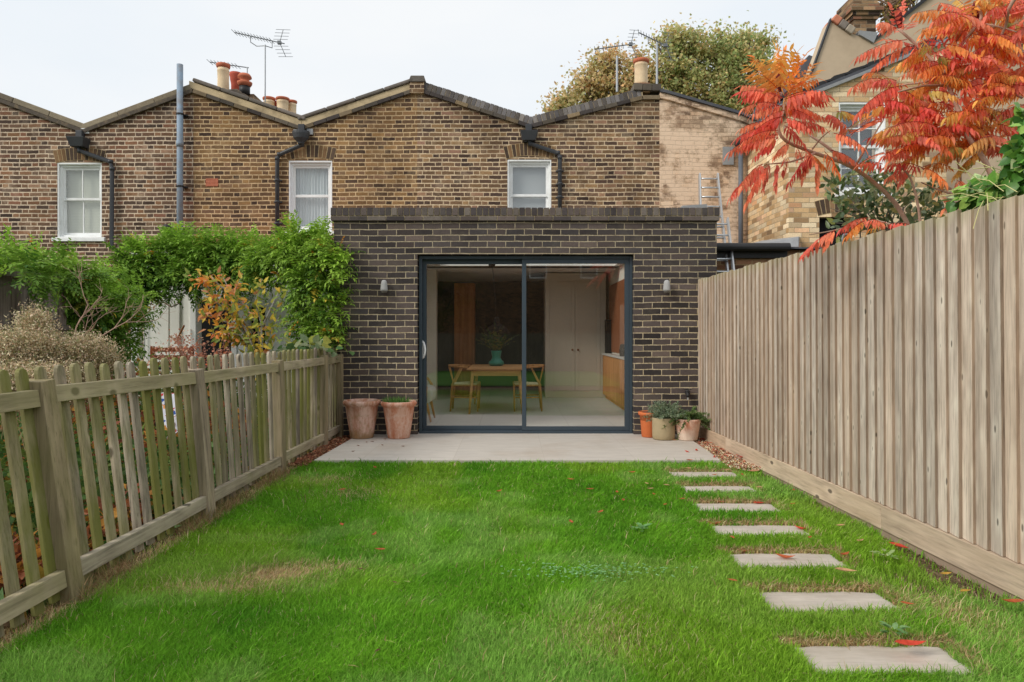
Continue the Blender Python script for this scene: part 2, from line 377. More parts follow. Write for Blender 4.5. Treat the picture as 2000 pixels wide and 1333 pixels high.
def wood(name, c1, c2, axis='z', green=None, greenamt=0., knots=True, grain=60, dark=(.05, .04, .03), vary=.25, pitch=.1, edge=None, gc=.72, top=None, cracks=0., kz=3.4, kr=1., stain=0.):
    """weathered timber; 'Col' attribute carries each board's own tone"""
    g = G(name); p = g.pos(); at = g.attr()
    asep = g.n('ShaderNodeSeparateColor', {0: at})
    off = g.n('ShaderNodeCombineXYZ', {0: g.math('MULTIPLY', asep.outputs[2], 37.0), 1: g.math('MULTIPLY', asep.outputs[2], 91.0), 2: g.math('MULTIPLY', asep.outputs[2], 53.0)})
    q = g.vadd(p, off.outputs[0])
    k = {'z': (1, 1, .06), 'x': (.06, 1, 1), 'y': (1, .06, 1)}[axis]
    fib = g.noise(g.scale(q, k), grain, 4, .7)
    wob = g.noise(g.scale(q, tuple(x if x < 1 else .35 for x in k)), 22, 3, .6)
    streak = g.noise(g.scale(q, tuple(.012 if x < 1 else 1 for x in k)), 14, 3, .6)
    c = g.mix(g.ramp(g.math('ADD', g.math('MULTIPLY', streak, .55), g.math('MULTIPLY', wob, .45)), [(.35, 0.), (.65, 1.)]), c1, c2)
    c = g.mix(1.0, c, g.ramp(fib, [(.3, gc), (.52, 1.02), (.75, 1.15)]), 'MULTIPLY')
    h = fib
    if cracks:
        ck = g.noise(g.scale(q, tuple(.02 if x < 1 else 1 for x in k)), 150, 2, .5)
        c = g.mix(g.math('MULTIPLY', g.ramp(ck, [(.30, 1.), (.38, 0.)]), cracks), c, shade(c1, .35))
    if knots:
        kk = {'z': (1 / pitch, 1 / pitch, kz), 'x': (3.4, 1 / pitch, 1 / pitch), 'y': (1 / pitch, 3.4, 1 / pitch)}[axis]
        vo = g.n('ShaderNodeTexVoronoi', {'Scale': 1.0, 'Randomness': 1.0}); g.set(vo.inputs['Vector'], g.vadd(g.scale(p, kk), g.scale(off.outputs[0], 3.1)))
        d = vo.outputs['Distance']
        halo = g.ramp(d, [(.1, 1.), (.4, 0.)]); c = g.mix(g.math('MULTIPLY', halo, .4), c, tuple(min(1, x * 1.35) for x in c2))
        kn = g.ramp(g.math('ADD', d, g.math('MULTIPLY', g.math('SUBTRACT', fib, .5), .08)), [(.085 * kr, 1.), (.14 * kr, 0.)])
        c = g.mix(g.math('MULTIPLY', kn, .8), c, dark)
    c = g.mix(1.0, c, g.ramp(asep.outputs[0], [(0., 1 - vary), (1., 1 + vary)]), 'MULTIPLY')
    if stain:   # broad damp-grey weathering that crosses the boards
        sn_ = g.ramp(g.math('ADD', g.math('MULTIPLY', g.noise(g.scale(p, (1, 1, .7)), 1.1, 4, .6), .6), g.math('MULTIPLY', g.noise(g.scale(q, (1, 1, .25)), 5, 4, .65), .4)), [(.42, 0.), (.62, 1.)])
        c = g.mix(g.math('MULTIPLY', sn_, stain), c, g.mix(1.0, c, (.60, .58, .57), 'MULTIPLY'))
    if edge:    # sawn edges are browner, with the shade of each step put into their colour
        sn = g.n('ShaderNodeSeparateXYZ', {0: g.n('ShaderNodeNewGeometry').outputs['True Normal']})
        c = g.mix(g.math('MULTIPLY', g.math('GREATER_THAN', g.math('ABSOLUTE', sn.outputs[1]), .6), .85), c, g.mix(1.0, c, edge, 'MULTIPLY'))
    c = g.mix(g.math('MULTIPLY', asep.outputs[1], .55), c, g.mix(1.0, c, (1.12, .98, .86), 'MULTIPLY'))
    if top:     # algae along the upper ends
        tz = g.math('ADD', g.n('ShaderNodeSeparateXYZ', {0: p}).outputs[2], g.math('MULTIPLY', wob, .22))
        c = g.mix(g.math('MULTIPLY', g.ramp(g.math('SUBTRACT', tz, top[0]), [(0., 0.), (.16, 1.)]), .55), c, top[1])
    if green:
        gf = g.math('ADD', g.math('MULTIPLY', g.noise(g.scale(q, (1, 1, .35)), 3.5, 4, .65), .75), g.math('MULTIPLY', asep.outputs[1], .3))
        c = g.mix(g.math('MULTIPLY', g.ramp(gf, [(.42, 0.), (.68, 1.)]), greenamt), c, green)
    return g.done(g.bsdf(c, .85, h, .5, .003, 0, .2))

def bt(rr):     # board tone stored in Col
    return (rr.random(), rr.random(), rr.random() * .98 + .01)
# ================================================================ materials used
mMain = brick('stock_brick', [(0, C(76, 62, 56)), (.2, C(96, 78, 66)), (.42, C(124, 96, 76)), (.6, C(98, 78, 68)), (.78, C(142, 106, 78)), (.92, C(130, 90, 74)), (1, C(160, 128, 104))],
              C(232, 210, 184), flem=True, m=.019, warp=.006, seed=1, soot=.5, zsoot=4.65, bleed=.3, grain=.32)
mMainB = brick('stock_brick_ochre', [(0, C(78, 62, 54)), (.22, C(108, 84, 64)), (.45, C(138, 106, 72)), (.65, C(104, 80, 64)), (.85, C(154, 120, 80)), (1, C(132, 102, 80))],
               C(226, 196, 154), flem=True, m=.018, warp=.006, seed=2, soot=.5, zsoot=4.7, bleed=.22, grain=.32)
mMainC = brick('stock_brick_mixed', [(0, C(74, 60, 54)), (.25, C(104, 82, 68)), (.5, C(134, 106, 78)), (.68, C(98, 78, 68)), (.85, C(150, 120, 86)), (1, C(148, 114, 96))],
               C(228, 204, 170), flem=True, m=.018, warp=.006, seed=3, soot=.55, zsoot=4.7, bleed=.3, grain=.32)
mCream = brick('painted_brick', [(0, C(150, 128, 108)), (.4, C(202, 176, 148)), (.7, C(222, 198, 170)), (1, C(176, 150, 126))], C(196, 170, 142), flem=True, m=.014, warp=.012, seed=4,
               paint=(C(240, 212, 184), .505), grain=.35, soot=.7, bleed=.35, patch=(1.0, .86, .78), patchamt=.7)
mExt = brick('charcoal_brick', [(0, C(62, 57, 57)), (.3, C(76, 69, 67)), (.55, C(90, 80, 77)), (.8, C(70, 66, 67)), (1, C(102, 90, 84))], C(208, 194, 166), mtop=1.5, m=.0104, warp=.0040, seed=5, bleed=.07,
             mortar2=C(176, 158, 124), grain=.22, u0=.02)
mYel = brick('yellow_stock_brick', [(0, C(140, 114, 86)), (.10, C(206, 168, 120)), (.45, C(228, 198, 156)), (.8, C(242, 222, 186)), (.93, C(222, 168, 124)), (1, C(184, 164, 144))],
             C(196, 172, 140), m=.009, warp=.005, seed=6, soot=.28, grain=.2, bleed=.15)
mOld = brick('old_red_brown_brick', [(0, C(96, 70, 56)), (.4, C(150, 108, 84)), (.8, C(176, 138, 104)), (1, C(120, 84, 70))], C(190, 160, 124), m=.012, warp=.006, seed=7, soot=.5)
mChim = brick('chimney_brick', [(0, C(70, 58, 50)), (.4, C(140, 112, 84)), (.7, C(172, 142, 108)), (1, C(140, 98, 78))], C(150, 134, 112), m=.012, warp=.006, seed=8, soot=.9, zsoot=7.6)
mRearB = brick('rear_brick', [(0, C(70, 52, 42)), (.5, C(120, 90, 66)), (1, C(150, 112, 80))], C(180, 156, 126), flem=True, m=.012, seed=9)
def soldier(name):
    g = G(name); a = g.attr(); p = g.pos(); n = g.noise(p, 50, 4, .6); n2 = g.noise(p, 9, 4)
    c = g.mix(1.0, a, g.ramp(g.math('ADD', g.math('MULTIPLY', n, .5), g.math('MULTIPLY', n2, .5)), [(.3, .75), (.7, 1.25)]), 'MULTIPLY')
    return g.done(g.bsdf(c, .9, n, .5, .004, 0, .2))
mSol = soldier('single_bricks')
mWhite = plain('white_paint', C(244, 246, 246), .45, .03, 5, bump=.0, dirt=C(200, 200, 196), dirtamt=.35)
mUpvc = plain('white_plastic', C(240, 242, 244), .3, .02, 5)
mBlack = plain('black_plastic', C(66, 68, 72), .42, .15, 8)
mBlackD = plain('black_cast', C(48, 48, 50), .5, .2, 8)
mBluePipe = plain('blue_grey_painted_iron', C(138, 156, 174), .6, .14, 5, dirt=C(132, 124, 118), dirtamt=.8)
mLead = plain('lead', C(150, 152, 154), .55, .2, 7)
mCop = plain('weathered_render', C(196, 176, 142), .9, .12, 4, bump=.3, dirt=C(120, 106, 84), dirtamt=.7)
mTileG = plain('grey_ridge_tile', C(112, 106, 100), .8, .2, 9, bump=.2, dirt=C(74, 68, 60), dirtamt=.6)
mDarkC = plain('dark_parapet_brick', C(88, 80, 72), .9, .3, 12, bump=.3, dirt=C(140, 122, 96), dirtamt=.6)
mSlate = plain('slate_roof', C(84, 86, 92), .7, .2, 7)
mTerra = plain('terracotta', C(196, 112, 82), .8, .14, 9, bump=.2, dirt=C(150, 90, 66), dirtamt=.4)
mPotCream = plain('cream_clay', C(232, 208, 172), .8, .08, 6, dirt=C(206, 170, 140), dirtamt=.5)
mRedClay = plain('red_clay', C(176, 82, 62), .75, .14, 8)
mAlu = plain('aluminium', C(200, 202, 204), .35, .05, 10, metal=.75)
mGalv = plain('galvanised_steel', C(172, 176, 180), .5, .08, 12, metal=.4)
mAnth = plain('anthracite_frame', C(64, 76, 86), .4, .05, 4)
mConcL = plain('grey_concrete_lamp', C(168, 168, 168), .8, .08, 30)
mRender = plain('beige_cement_render', C(198, 178, 152), .93, .06, 1.2, bump=.15, dirt=C(170, 150, 126), dirtamt=.55)
mGlassD = glass_mat('door_glass', .065, (.99, .995, .99), wob=.0006)
mGlassW = glass_mat('window_glass', .08, (.95, .965, .96), wob=.002)
mFoil = foliage_mat('foliage')
mFoilR = foliage_mat('autumn_foliage', .42, .5)
mIvy = foliage_mat('glossy_foliage', .25, .38, .4)
mDry = foliage_mat('dry_foliage', .25, .8, .1)
mGrass = foliage_mat('grass', .45, .7, .1)
mBark = plain('bark', C(126, 104, 88), .9, .25, 14, bump=.4)
mBarkR = plain('sumac_bark', C(184, 152, 134), .85, .22, 10, bump=.3)
mBarkG = plain('grey_bark', C(150, 146, 138), .85, .2, 16)
mInk = plain('dark_void', C(22, 22, 24), .9, .1, 5)

# ================================================================ houses
def wall(mb, prof, y, th, z0=0., ops=()):
    """gable wall in the xz plane (front at y), top line prof, rectangular openings (x0,x1,z0,z1)"""
    xs = sorted(set([p[0] for p in prof] + [o[0] for o in ops] + [o[1] for o in ops]))
    xs = [x for x in xs if prof[0][0] <= x <= prof[-1][0]]
    def top(x):
        for (a, za), (b, zb) in zip(prof, prof[1:]):
            if a <= x <= b: return za + (zb - za) * (x - a) / (b - a)
    for a, b in zip(xs, xs[1:]):
        cuts = sorted([(o[2], o[3]) for o in ops if o[0] <= a + 1e-6 and o[1] >= b - 1e-6])
        z = z0; segs = []
        for lo, hi in cuts:
            if lo > z: segs.append((z, z, lo, lo))
            z = hi
        segs.append((z, z, top(a), top(b)))
        for (za, zb, ta, tb) in segs:
            mb.hexa([(a, y, za), (b, y, zb), (b, y + th, zb), (a, y + th, za), (a, y, ta), (b, y, tb), (b, y + th, tb), (a, y + th, ta)])
    return mb
def clean_wall(mb, name, mat, parent):
    o = mb.build(name, mat, parent)
    me = o.data; bm = bmesh.new(); bm.from_mesh(me)
    bmesh.ops.remove_doubles(bm, verts=bm.verts, dist=1e-4)
    # drop the inner faces between slices (pairs sharing the same vertices)
    seen = {}
    for f in bm.faces: seen.setdefault(frozenset(v.index for v in f.verts), []).append(f)
    dead = [f for fs in seen.values() if len(fs) > 1 for f in fs]
    bmesh.ops.delete(bm, geom=dead, context='FACES_ONLY')
    bmesh.ops.recalc_face_normals(bm, faces=bm.faces)
    bm.to_mesh(me); bm.free(); return o

D2 = 12.0
def W(px, py, d=D2):
    p = P(px, py, d); return (p[0], p[2])
def band(mb, pts, lo, hi, y0, y1):
    """strip following a roof line between heights lo..hi above it"""
    for (a, za), (b, zb) in zip(pts, pts[1:]):
        mb.hexa([(a, y0, za + lo), (b, y0, zb + lo), (b, y1, zb + lo), (a, y1, za + lo), (a, y0, za + hi), (b, y0, zb + hi), (b, y1, zb + hi), (a, y1, za + hi)])
def units(mb, pts, lo, hi, y0, y1, step, gap, cols, rnd, jit=.004):
    """row of separate bricks following a line"""
    for (a, za), (b, zb) in zip(pts, pts[1:]):
        L = math.hypot(b - a, zb - za); n = max(1, int(L / step)); ux, uz = (b - a) / L, (zb - za) / L; nx, nz = -uz, ux
        for k in range(n):
            s0 = L * k / n + gap / 2; s1 = L * (k + 1) / n - gap / 2; j = rnd.uniform(-jit, jit)
            mb.cur = shade(rnd.choice(cols), rnd.uniform(.78, 1.2))
            q = [(a + ux * s + nx * h, za + uz * s + nz * h) for s, h in ((s0, lo), (s1, lo), (s1, hi + j), (s0, hi + j))]
            mb.hexa([(q[0][0], y0 + j, q[0][1]), (q[1][0], y0 + j, q[1][1]), (q[1][0], y1, q[1][1]), (q[0][0], y1, q[0][1]),
                     (q[3][0], y0 + j, q[3][1]), (q[2][0], y0 + j, q[2][1]), (q[2][0], y1, q[2][1]), (q[3][0], y1, q[3][1])])
    mb.cur = (1, 1, 1)
cDark = [C(84, 78, 72), C(100, 92, 82), C(74, 68, 66), C(120, 106, 86)]
cGrey = [C(122, 118, 118), C(104, 100, 100), C(136, 130, 126), C(96, 90, 86)]
cVou = [C(106, 84, 66), C(128, 100, 72), C(84, 70, 60), C(144, 114, 84), C(94, 78, 66)]
rnd = random.Random(7)

def arch(parent, x0, x1, z, y, rnd, rise=.05, h=.225):
    mb = MB(); n = int((x1 - x0 + .24) / .078); cx = (x0 + x1) / 2; hw = (x1 - x0) / 2 + .02
    mb.cur = C(196, 172, 134)
    def pt(t, r):   # t -1..1
        zz = z + rise * (1 - t * t) - .04; ang = t * .26
        return (cx + t * hw + sin(ang) * r, zz + cos(ang) * r)
    for k in range(n):
        t0, t1 = -1 + 2 * k / n, -1 + 2 * (k + 1) / n
        q = [pt(t0, -.0), pt(t1, -.0), pt(t1, h), pt(t0, h)]
        mb.cur = C(190, 166, 128)
        mb.hexa([(q[0][0], y - .004, q[0][1]), (q[1][0], y - .004, q[1][1]), (q[1][0], y + .05, q[1][1]), (q[0][0], y + .05, q[0][1]),
                 (q[3][0], y - .004, q[3][1]), (q[2][0], y - .004, q[2][1]), (q[2][0], y + .05, q[2][1]), (q[3][0], y + .05, q[3][1])])
        g_ = .10; t0b, t1b = t0 + (t1 - t0) * g_, t1 - (t1 - t0) * g_
        q = [pt(t0b, .008), pt(t1b, .008), pt(t1b, h - .006), pt(t0b, h - .006)]
        mb.cur = shade(rnd.choice(cVou), rnd.uniform(.8, 1.15))
        mb.hexa([(q[0][0], y - .008, q[0][1]), (q[1][0], y - .008, q[1][1]), (q[1][0], y + .04, q[1][1]), (q[0][0], y + .04, q[0][1]),
                 (q[3][0], y - .008, q[3][1]), (q[2][0], y - .008, q[2][1]), (q[2][0], y + .04, q[2][1]), (q[3][0], y + .04, q[3][1])])
    mb.build('brick_arch', mSol, parent)

def ring(mb, x0, x1, z0, z1, y0, y1, wl_, wr_, wb, wt):
    mb.box(x0, x0 + wl_, y0, y1, z0, z1); mb.box(x1 - wr_, x1, y0, y1, z0, z1)
    mb.box(x0 + wl_, x1 - wr_, y0, y1, z0, z0 + wb); mb.box(x0 + wl_, x1 - wr_, y0, y1, z1 - wt, z1)

def blindmat(name, c, pitch, amt):
    g = G(name); sp = g.n('ShaderNodeSeparateXYZ', {0: g.pos()})
    w_ = g.math('FRACT', g.math('DIVIDE', sp.outputs[2], pitch))
    n = g.noise(g.pos(), 4, 4)
    cc = g.mix(g.math('MULTIPLY', g.ramp(w_, [(0, 1.), (.25, 0.), (1, .3)]), amt), c, tuple(x * .6 for x in c))
    return g.done(g.bsdf(cc, .8, None))
mBlind = blindmat('slatted_blind', C(214, 214, 200), .028, .7)
def curtainmat():
    g = G('net_curtain'); n = g.noise(g.scale(g.pos(), (22, 1, .5)), 1.0, 3)
    return g.done(g.bsdf(g.mix(g.ramp(n, [(.3, 0.), (.7, 1.)]), C(180, 186, 190), C(222, 228, 232)), .9))
mCurt = curtainmat()
mRoller = plain('grey_roller_blind', C(176, 178, 182), .85, .03, 2)

def sash_window(house, x0, x1, z0, z1, y, kind, label=None):
    """y = wall face; frame set back in the reveal"""
    yf = y + .055
    f = MB(); ring(f, x0 + .004, x1 - .004, z0, z1 - .002, yf, yf + .09, .055, .055, .05, .07); ring(f, x0 + .001, x1 - .001, z0 + .001, z1 - .001, y + .004, yf - .001, .022, .022, .01, .03)
    fr = f.build('window', mWhite if kind != 'upvc' else mUpvc, house, bevel=.004)
    if label: fr['label'] = label
    zm = z0 + (z1 - z0) * (.52 if kind in ('four', 'six') else .51)
    xa, xb = x0 + .055, x1 - .055; za, zb = z0 + .05, z1 - .07
    for nm, lo, hi, yy in (('sash', zm - .02, zb, yf + .03), ('sash', za, zm + .02, yf + .055)):
        if nm == 'sash' and lo == za and kind == 'upvc': yy = yf + .02
        s = MB(); ring(s, xa, xb, lo, hi, yy, yy + .03, .04, .04, .045, .045)
        if kind in ('four', 'six'):
            for q in ((.5,) if kind == 'four' else (.5,)):
                xm = xa + (xb - xa) * q; s.box(xm - .009, xm + .009, yy + .002, yy + .028, lo + .04, hi - .035)
            if kind == 'six' : s.box(xa + .035, xb - .035, yy + .004, yy + .026, (lo + hi) / 2 - .009, (lo + hi) / 2 + .009)
        so = s.build('sash', mWhite, fr, bevel=.002)
        p = MB(); p.box(xa + .03, xb - .03, yy + .012, yy + .016, lo + .03, hi - .03); p.build('pane', mGlassW, fr)
    if kind == 'four':
        b = MB(); b.box(xa, xb, yf + .13, yf + .135, za, zb); b.build('blind', mBlind, house)
    elif kind == 'upvc':
        b = MB(); n = 60
        vs = []
        for k in range(n + 1):
            xx = xa + (xb - xa) * k / n; yy = yf + .13 + .012 * sin(k * 1.3) + .006 * sin(k * .37)
            vs += [(xx, yy, za), (xx, yy, zb)]
        b.add(vs, [(2 * k, 2 * k + 2, 2 * k + 3, 2 * k + 1) for k in range(n)]); b.build('curtain', mCurt, house, smooth=True)
    elif kind == 'roller':
        b = MB(); b.box(xa, xb, yf + .13, yf + .135, za, zb); b.build('blind', mRoller, house)
    else:
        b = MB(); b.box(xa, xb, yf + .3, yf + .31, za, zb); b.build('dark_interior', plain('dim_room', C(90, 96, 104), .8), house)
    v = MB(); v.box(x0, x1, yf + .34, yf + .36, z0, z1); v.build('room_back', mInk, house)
    s = MB(); s.hexa([(x0 - .07, y - .05, z0 - .075), (x1 + .07, y - .05, z0 - .075), (x1 + .07, y + .0, z0 - .075), (x0 - .07, y + .0, z0 - .075),
                      (x0 - .07, y - .05, z0 - .015), (x1 + .07, y - .05, z0 - .015), (x1 + .07, y + .0, z0), (x0 - .07, y + .0, z0)])
    s.box(x0 + .002, x1 - .002, y + .0, yf, z0 - .07, z0 - .001)
    s.build('window_sill', mWhite, house, bevel=.004)

def pot(parent, x, y, z, kind, h=.42, r=.095):
    mb = MB(); top = MB()
    if kind == 'cream':
        mb.lathe([(r * .98, 0), (r * 1.05, h * .1), (r * 1.0, h * .5), (r * 1.04, h * .76), (r * 1.1, h * .78), (r * 1.0, h * .81), (r * 1.03, h * .88), (r * .7, h * .88)], (x, y, z), 20)
        top.lathe([(r * 1.02, h * .86), (r * 1.2, h * .9), (r * 1.26, h * .97), (r * 1.2, h), (r * .95, h), (r * .9, h * .9)], (x, y, z), 20)
        p = mb.build('chimney_pot', mPotCream, parent, smooth=True); top.build('pot_rim', mTerra, p, smooth=True)
    elif kind == 'red':
        mb.lathe([(r * .9, 0), (r * .92, h * .62), (r * 1.0, h * .7), (r * 1.12, h * .78), (r * 1.12, h * .84), (r * 1.25, h * .92), (r * 1.2, h), (r * .9, h), (r * .85, h * .9)], (x, y, z), 20)
        mb.build('chimney_pot', mRedClay, parent, smooth=True)
    else:
        mb.lathe([(r * .95, 0), (r * .95, h * .42), (r * .8, h * .42)], (x, y, z), 20)
        top.lathe([(r * 1.0, h * .40), (r * 1.3, h * .52), (r * 1.35, h * .6), (r * .8, h * .66), (r * .8, h * .74), (r * 1.25, h * .82), (r * 1.2, h * .9), (r * .9, h), (r * .2, h)], (x, y, z), 20)
        p = mb.build('chimney_pot', mBlackD, parent, smooth=True); top.build('pot_cowl', mTerra, p, smooth=True)

def downpipe(house, hx, hz, pts, y=D2, round_=False):
    hd = MB()
    if round_:
        hd.lathe([(.05, -.16), (.06, -.13), (.13, -.06), (.15, .02), (.15, .06), (.13, .06), (.13, .02)], (hx, y - .12, hz), 20, sq=(1, .75))
    else:
        hd.hexa([(hx - .11, y - .17, hz - .1), (hx + .11, y - .17, hz - .1), (hx + .11, y - .002, hz - .1), (hx - .11, y - .002, hz - .1),
                 (hx - .155, y - .22, hz + .06), (hx + .155, y - .22, hz + .06), (hx + .155, y - .002, hz + .06), (hx - .155, y - .002, hz + .06)])
    hd.box(hx - .06, hx + .05, y - .1, y - .003, hz + .06, hz + .2)
    hp = hd.build('rain_hopper', mBlack, house, bevel=.006, smooth=False)
    p = MB(); p.tube(pts, .036, 12)
    for q in pts[1:-1]: p.tube([(q[0], q[1], q[2] - .03), (q[0], q[1], q[2] + .03)], .043, 12)
    for k in range(1, 4):
        a = np.array(pts[-2]); b = np.array(pts[-1]); c = a + (b - a) * k / 4
        if abs(b[2] - a[2]) > .5: p.tube([c - (0, 0, .02), c + (0, 0, .02)], .046, 12); p.box(c[0] - .07, c[0] + .07, y - .03, y - .004, c[2] - .012, c[2] + .012)
    p.build('downpipe', mBlack, house, smooth=True)

# roof profiles (wall tops, just under the copings)
zc = .15
def prof(pts): return [(W(a, b)[0], W(a, b)[1]) for a, b in pts]
A = thing('terraced_house', 'brown brick terraced house at far left with blue-grey soil pipe and four-pane sash window', 'house', (W(100, 0)[0], D2, 0), group='terraced houses with butterfly parapets')
pa = prof([(-420, 190), (-330, 140), (-60, 205), (-10, 205), (165, 262), (378, 183)])
pa[1] = (pa[1][0], pa[1][1])
wz = W(0, 468)[1]
mb = MB(); wA = (W(112, 0)[0], W(199, 0)[0], W(0, 464)[1], W(0, 318)[1])
pa = prof([(-700, 262), (-480, 178), (-262, 262), (-48, 183), (165, 262), (378, 183)])
clean_wall(wall(mb, pa, D2, .3, 0, [wA]), 'wall', mMain, A)
mb = MB(); band(mb, pa, 0.0, .07, D2 - .05, D2 + .3); mb.build('parapet_course', mDarkC, A, bevel=.006)
mb = MB(); units(mb, pa, .07, .165, D2 - .03, D2 + .3, .55, .006, [C(150, 138, 118), C(134, 122, 104), C(120, 110, 96)], rnd); mb.build('parapet_coping', mSol, A, bevel=.01)
mb = MB(); mb.box(W(-80, 0)[0], W(378, 0)[0], D2 + .3, D2 + 8.5, 4.3, 4.4); mb.build('roof', mSlate, A)
sash_window(A, *wA, D2, 'four', 'white four-pane sash window with slatted blind')
arch(A, wA[0], wA[1], wA[3] + .03, D2, rnd)
downpipe(A, W(161, 0)[0], W(0, 280)[1], [(W(160, 0)[0], D2 - .1, W(0, 290)[1]), (W(162, 0)[0], D2 - .08, W(0, 298)[1]), (W(220, 0)[0], D2 - .06, W(0, 318)[1]), (W(223, 0)[0], D2 - .06, W(0, 332)[1]), (W(222, 0)[0], D2 - .06, W(0, 484)[1]), (W(245, 0)[0], D2 - .06, W(0, 500)[1])])
mb = MB(); mb.box(W(150, 0)[0], W(175, 0)[0], D2 - .03, D2 - .002, W(0, 262)[1], W(0, 252)[1] ); mb.build('lead_flashing', mWhite, A)
# soil pipe
mb = MB(); x = W(357, 0)[0]; z0, z1 = 2.0, W(0, 131)[1]
mb.tube([(x, D2 - .1, z0), (x, D2 - .1, z1)], .052, 16)
for zz in (W(0, 285)[1], W(0, 452)[1]): mb.tube([(x, D2 - .1, zz - .05), (x, D2 - .1, zz + .05)], .062, 16)
sp = mb.build('soil_pipe', mBluePipe, A, smooth=True)
for zz in (W(0, 227)[1], W(0, 367)[1], W(0, 448)[1]): mb = MB(); mb.tube([(x, D2 - .1, zz - .012), (x, D2 - .1, zz + .012)], .066, 16); mb.box(x - .02, x + .1, D2 - .05, D2 - .004, zz - .012, zz + .012); mb.build('pipe_bracket', mBlackD, sp)
mb = MB(); x = W(341, 0)[0]; mb.tube([(x, D2 - .25, 2.2), (x, D2 - .25, W(0, 455)[1]), (x, D2 - .25, W(0, 450)[1]), (x, D2 - .25, W(0, 444)[1])], [.055, .055, .07, .06], 14); mb.build('vent_pipe', mBlackD, A, smooth=True)

B = thing('terraced_house', 'ochre brown brick terraced house with net-curtained window behind the wisteria', 'house', (W(590, 0)[0], D2, 0), group='terraced houses with butterfly parapets')
pb = prof([(378, 183), (590, 256), (815, 180)])
wB = (W(564, 0)[0], W(649, 0)[0], W(0, 452)[1], W(0, 314)[1])
mb = MB(); clean_wall(wall(mb, pb, D2 + .0, .3, 0, [wB, (-2.15, pb[-1][0], 0, 2.42)]), 'wall', mMainB, B)
mb = MB(); units(mb, pb, 0.0, .065, D2 - .05, D2 + .28, .225, .006, cDark, rnd); mb.build('parapet_course', mSol, B, bevel=.004)
mb = MB(); pts = [(W(370, 0)[0], pb[0][1] + .03)] + pb[1:]; band(mb, pts, .065, .19, D2 - .02, D2 + .28); mb.build('parapet_coping', mCop, B, bevel=.01)
mb = MB(); units(mb, pts, .185, .25, D2 - .05, D2 + .3, .52, .004, [C(118, 110, 104), C(108, 102, 96)], rnd, .002); mb.build('ridge_tile', mSol, B, bevel=.02)
mb = MB(); mb.box(W(378, 0)[0], W(815, 0)[0], D2 + .3, D2 + 8.5, 4.3, 4.4); mb.build('roof', mSlate, B)
sash_window(B, *wB, D2, 'upvc', 'white framed window with net curtains')
arch(B, wB[0], wB[1], wB[3] + .04, D2, rnd)
downpipe(B, W(592, 0)[0], W(0, 268)[1], [(W(594, 0)[0], D2 - .1, W(0, 280)[1]), (W(592, 0)[0], D2 - .08, W(0, 286)[1]), (W(548, 0)[0], D2 - .06, W(0, 304)[1]), (W(544, 0)[0], D2 - .06, W(0, 312)[1]), (W(544, 0)[0], D2 - .06, W(0, 480)[1])], round_=True)
mb = MB(); mb.box(W(600, 0)[0], W(612, 0)[0], D2 - .03, D2 - .003, W(0, 264)[1], W(0, 253)[1]); mb.build('lead_flashing', mLead, B); mb = MB(); mb.box(W(574, 0)[0], W(583, 0)[0], D2 - .03, D2 - .003, W(0, 266)[1], W(0, 254)[1]); mb.build('lead_flashing', mLead, B)
mb = MB(); x0, x1, z0, z1 = W(403, 0)[0], W(426, 0)[0], W(0, 364)[1], W(0, 350)[1]
n = 9; m_ = 5
mb.box(x0, x1, D2 - .003, D2 - .001, z0, z1)
for k in range(n + 1): xx = x0 + (x1 - x0) * k / n; mb.box(xx - .004, xx + .004, D2 - .012, D2 - .003, z0, z1)
for k in range(m_ + 1): zz = z0 + (z1 - z0) * k / m_; mb.box(x0, x1, D2 - .0115, D2 - .0035, zz - .004, zz + .004)
mb.build('air_brick', plain('orange_terracotta', C(206, 132, 104), .8, .08), B)
# stack between house A and B
mb = MB(); mb.box(W(418, 0, 13.2)[0], W(496, 0, 13.2)[0], D2 + 1.2, D2 + 2.6, 4.4, W(0, 184, 13.2)[1]); ob = mb.build('chimney_stack', mChim, B)
zt = W(0, 180, 13.2)[1]
mb = MB(); x0, x1 = W(416, 0, 13.2)[0], W(512, 0, 13.2)[0]
mb.prism([(x0, zt - .25), (x0, zt), (x0 + .5, zt + .03), (x1 - .25, zt - .1), (x1, zt - .32), (x1, zt - .5)], D2 + 1.1, D2 + 2.7); mb.build('chimney_flaunching', mDarkC, ob, bevel=.02)
pot(ob, W(432, 0, 13.2)[0], 13.3, zt - .03, 'cream', .60, .105)
pot(ob, W(451, 0, 13.5)[0], 13.75, zt - .05, 'red', .62, .1)
pot(ob, W(478, 0, 13.2)[0], 13.2, zt - .06, 'cowl', .40, .105)

Cc = thing('terraced_house', 'brown brick terraced house directly above the charcoal extension with grey-blinded window', 'house', (W(1033, 0)[0], D2, 0), group='terraced houses with butterfly parapets')
pc = prof([(815, 180), (1036, 252), (1255, 196)])
wC = (W(991, 0)[0], W(1077, 0)[0], W(0, 452)[1], W(0, 312)[1])
mb = MB(); clean_wall(wall(mb, pc, D2, .3, 0, [wC, (pc[0][0], 2.15, 0, 2.42)]), 'wall', mMainC, Cc)
mb = MB(); units(mb, pc, 0.0, .065, D2 - .05, D2 + .28, .225, .006, cDark + [C(140, 122, 96)], rnd); mb.build('parapet_course', mSol, Cc, bevel=.004)
mb = MB(); units(mb, pc, .065, .2, D2 - .03, D2 + .28, .078, .007, cGrey, rnd, .006); mb.build('parapet_coping', mSol, Cc, bevel=.006)
mb = MB(); band(mb, pc, .06, .18, D2 - .02, D2 + .27); mb.build('coping_mortar', mCop, Cc)
mb = MB(); mb.box(W(815, 0)[0], W(1255, 0)[0], D2 + .3, D2 + 8.5, 4.3, 4.4); mb.build('roof', mSlate, Cc)
sash_window(Cc, *wC, D2, 'roller', 'white sash window with grey roller blind')
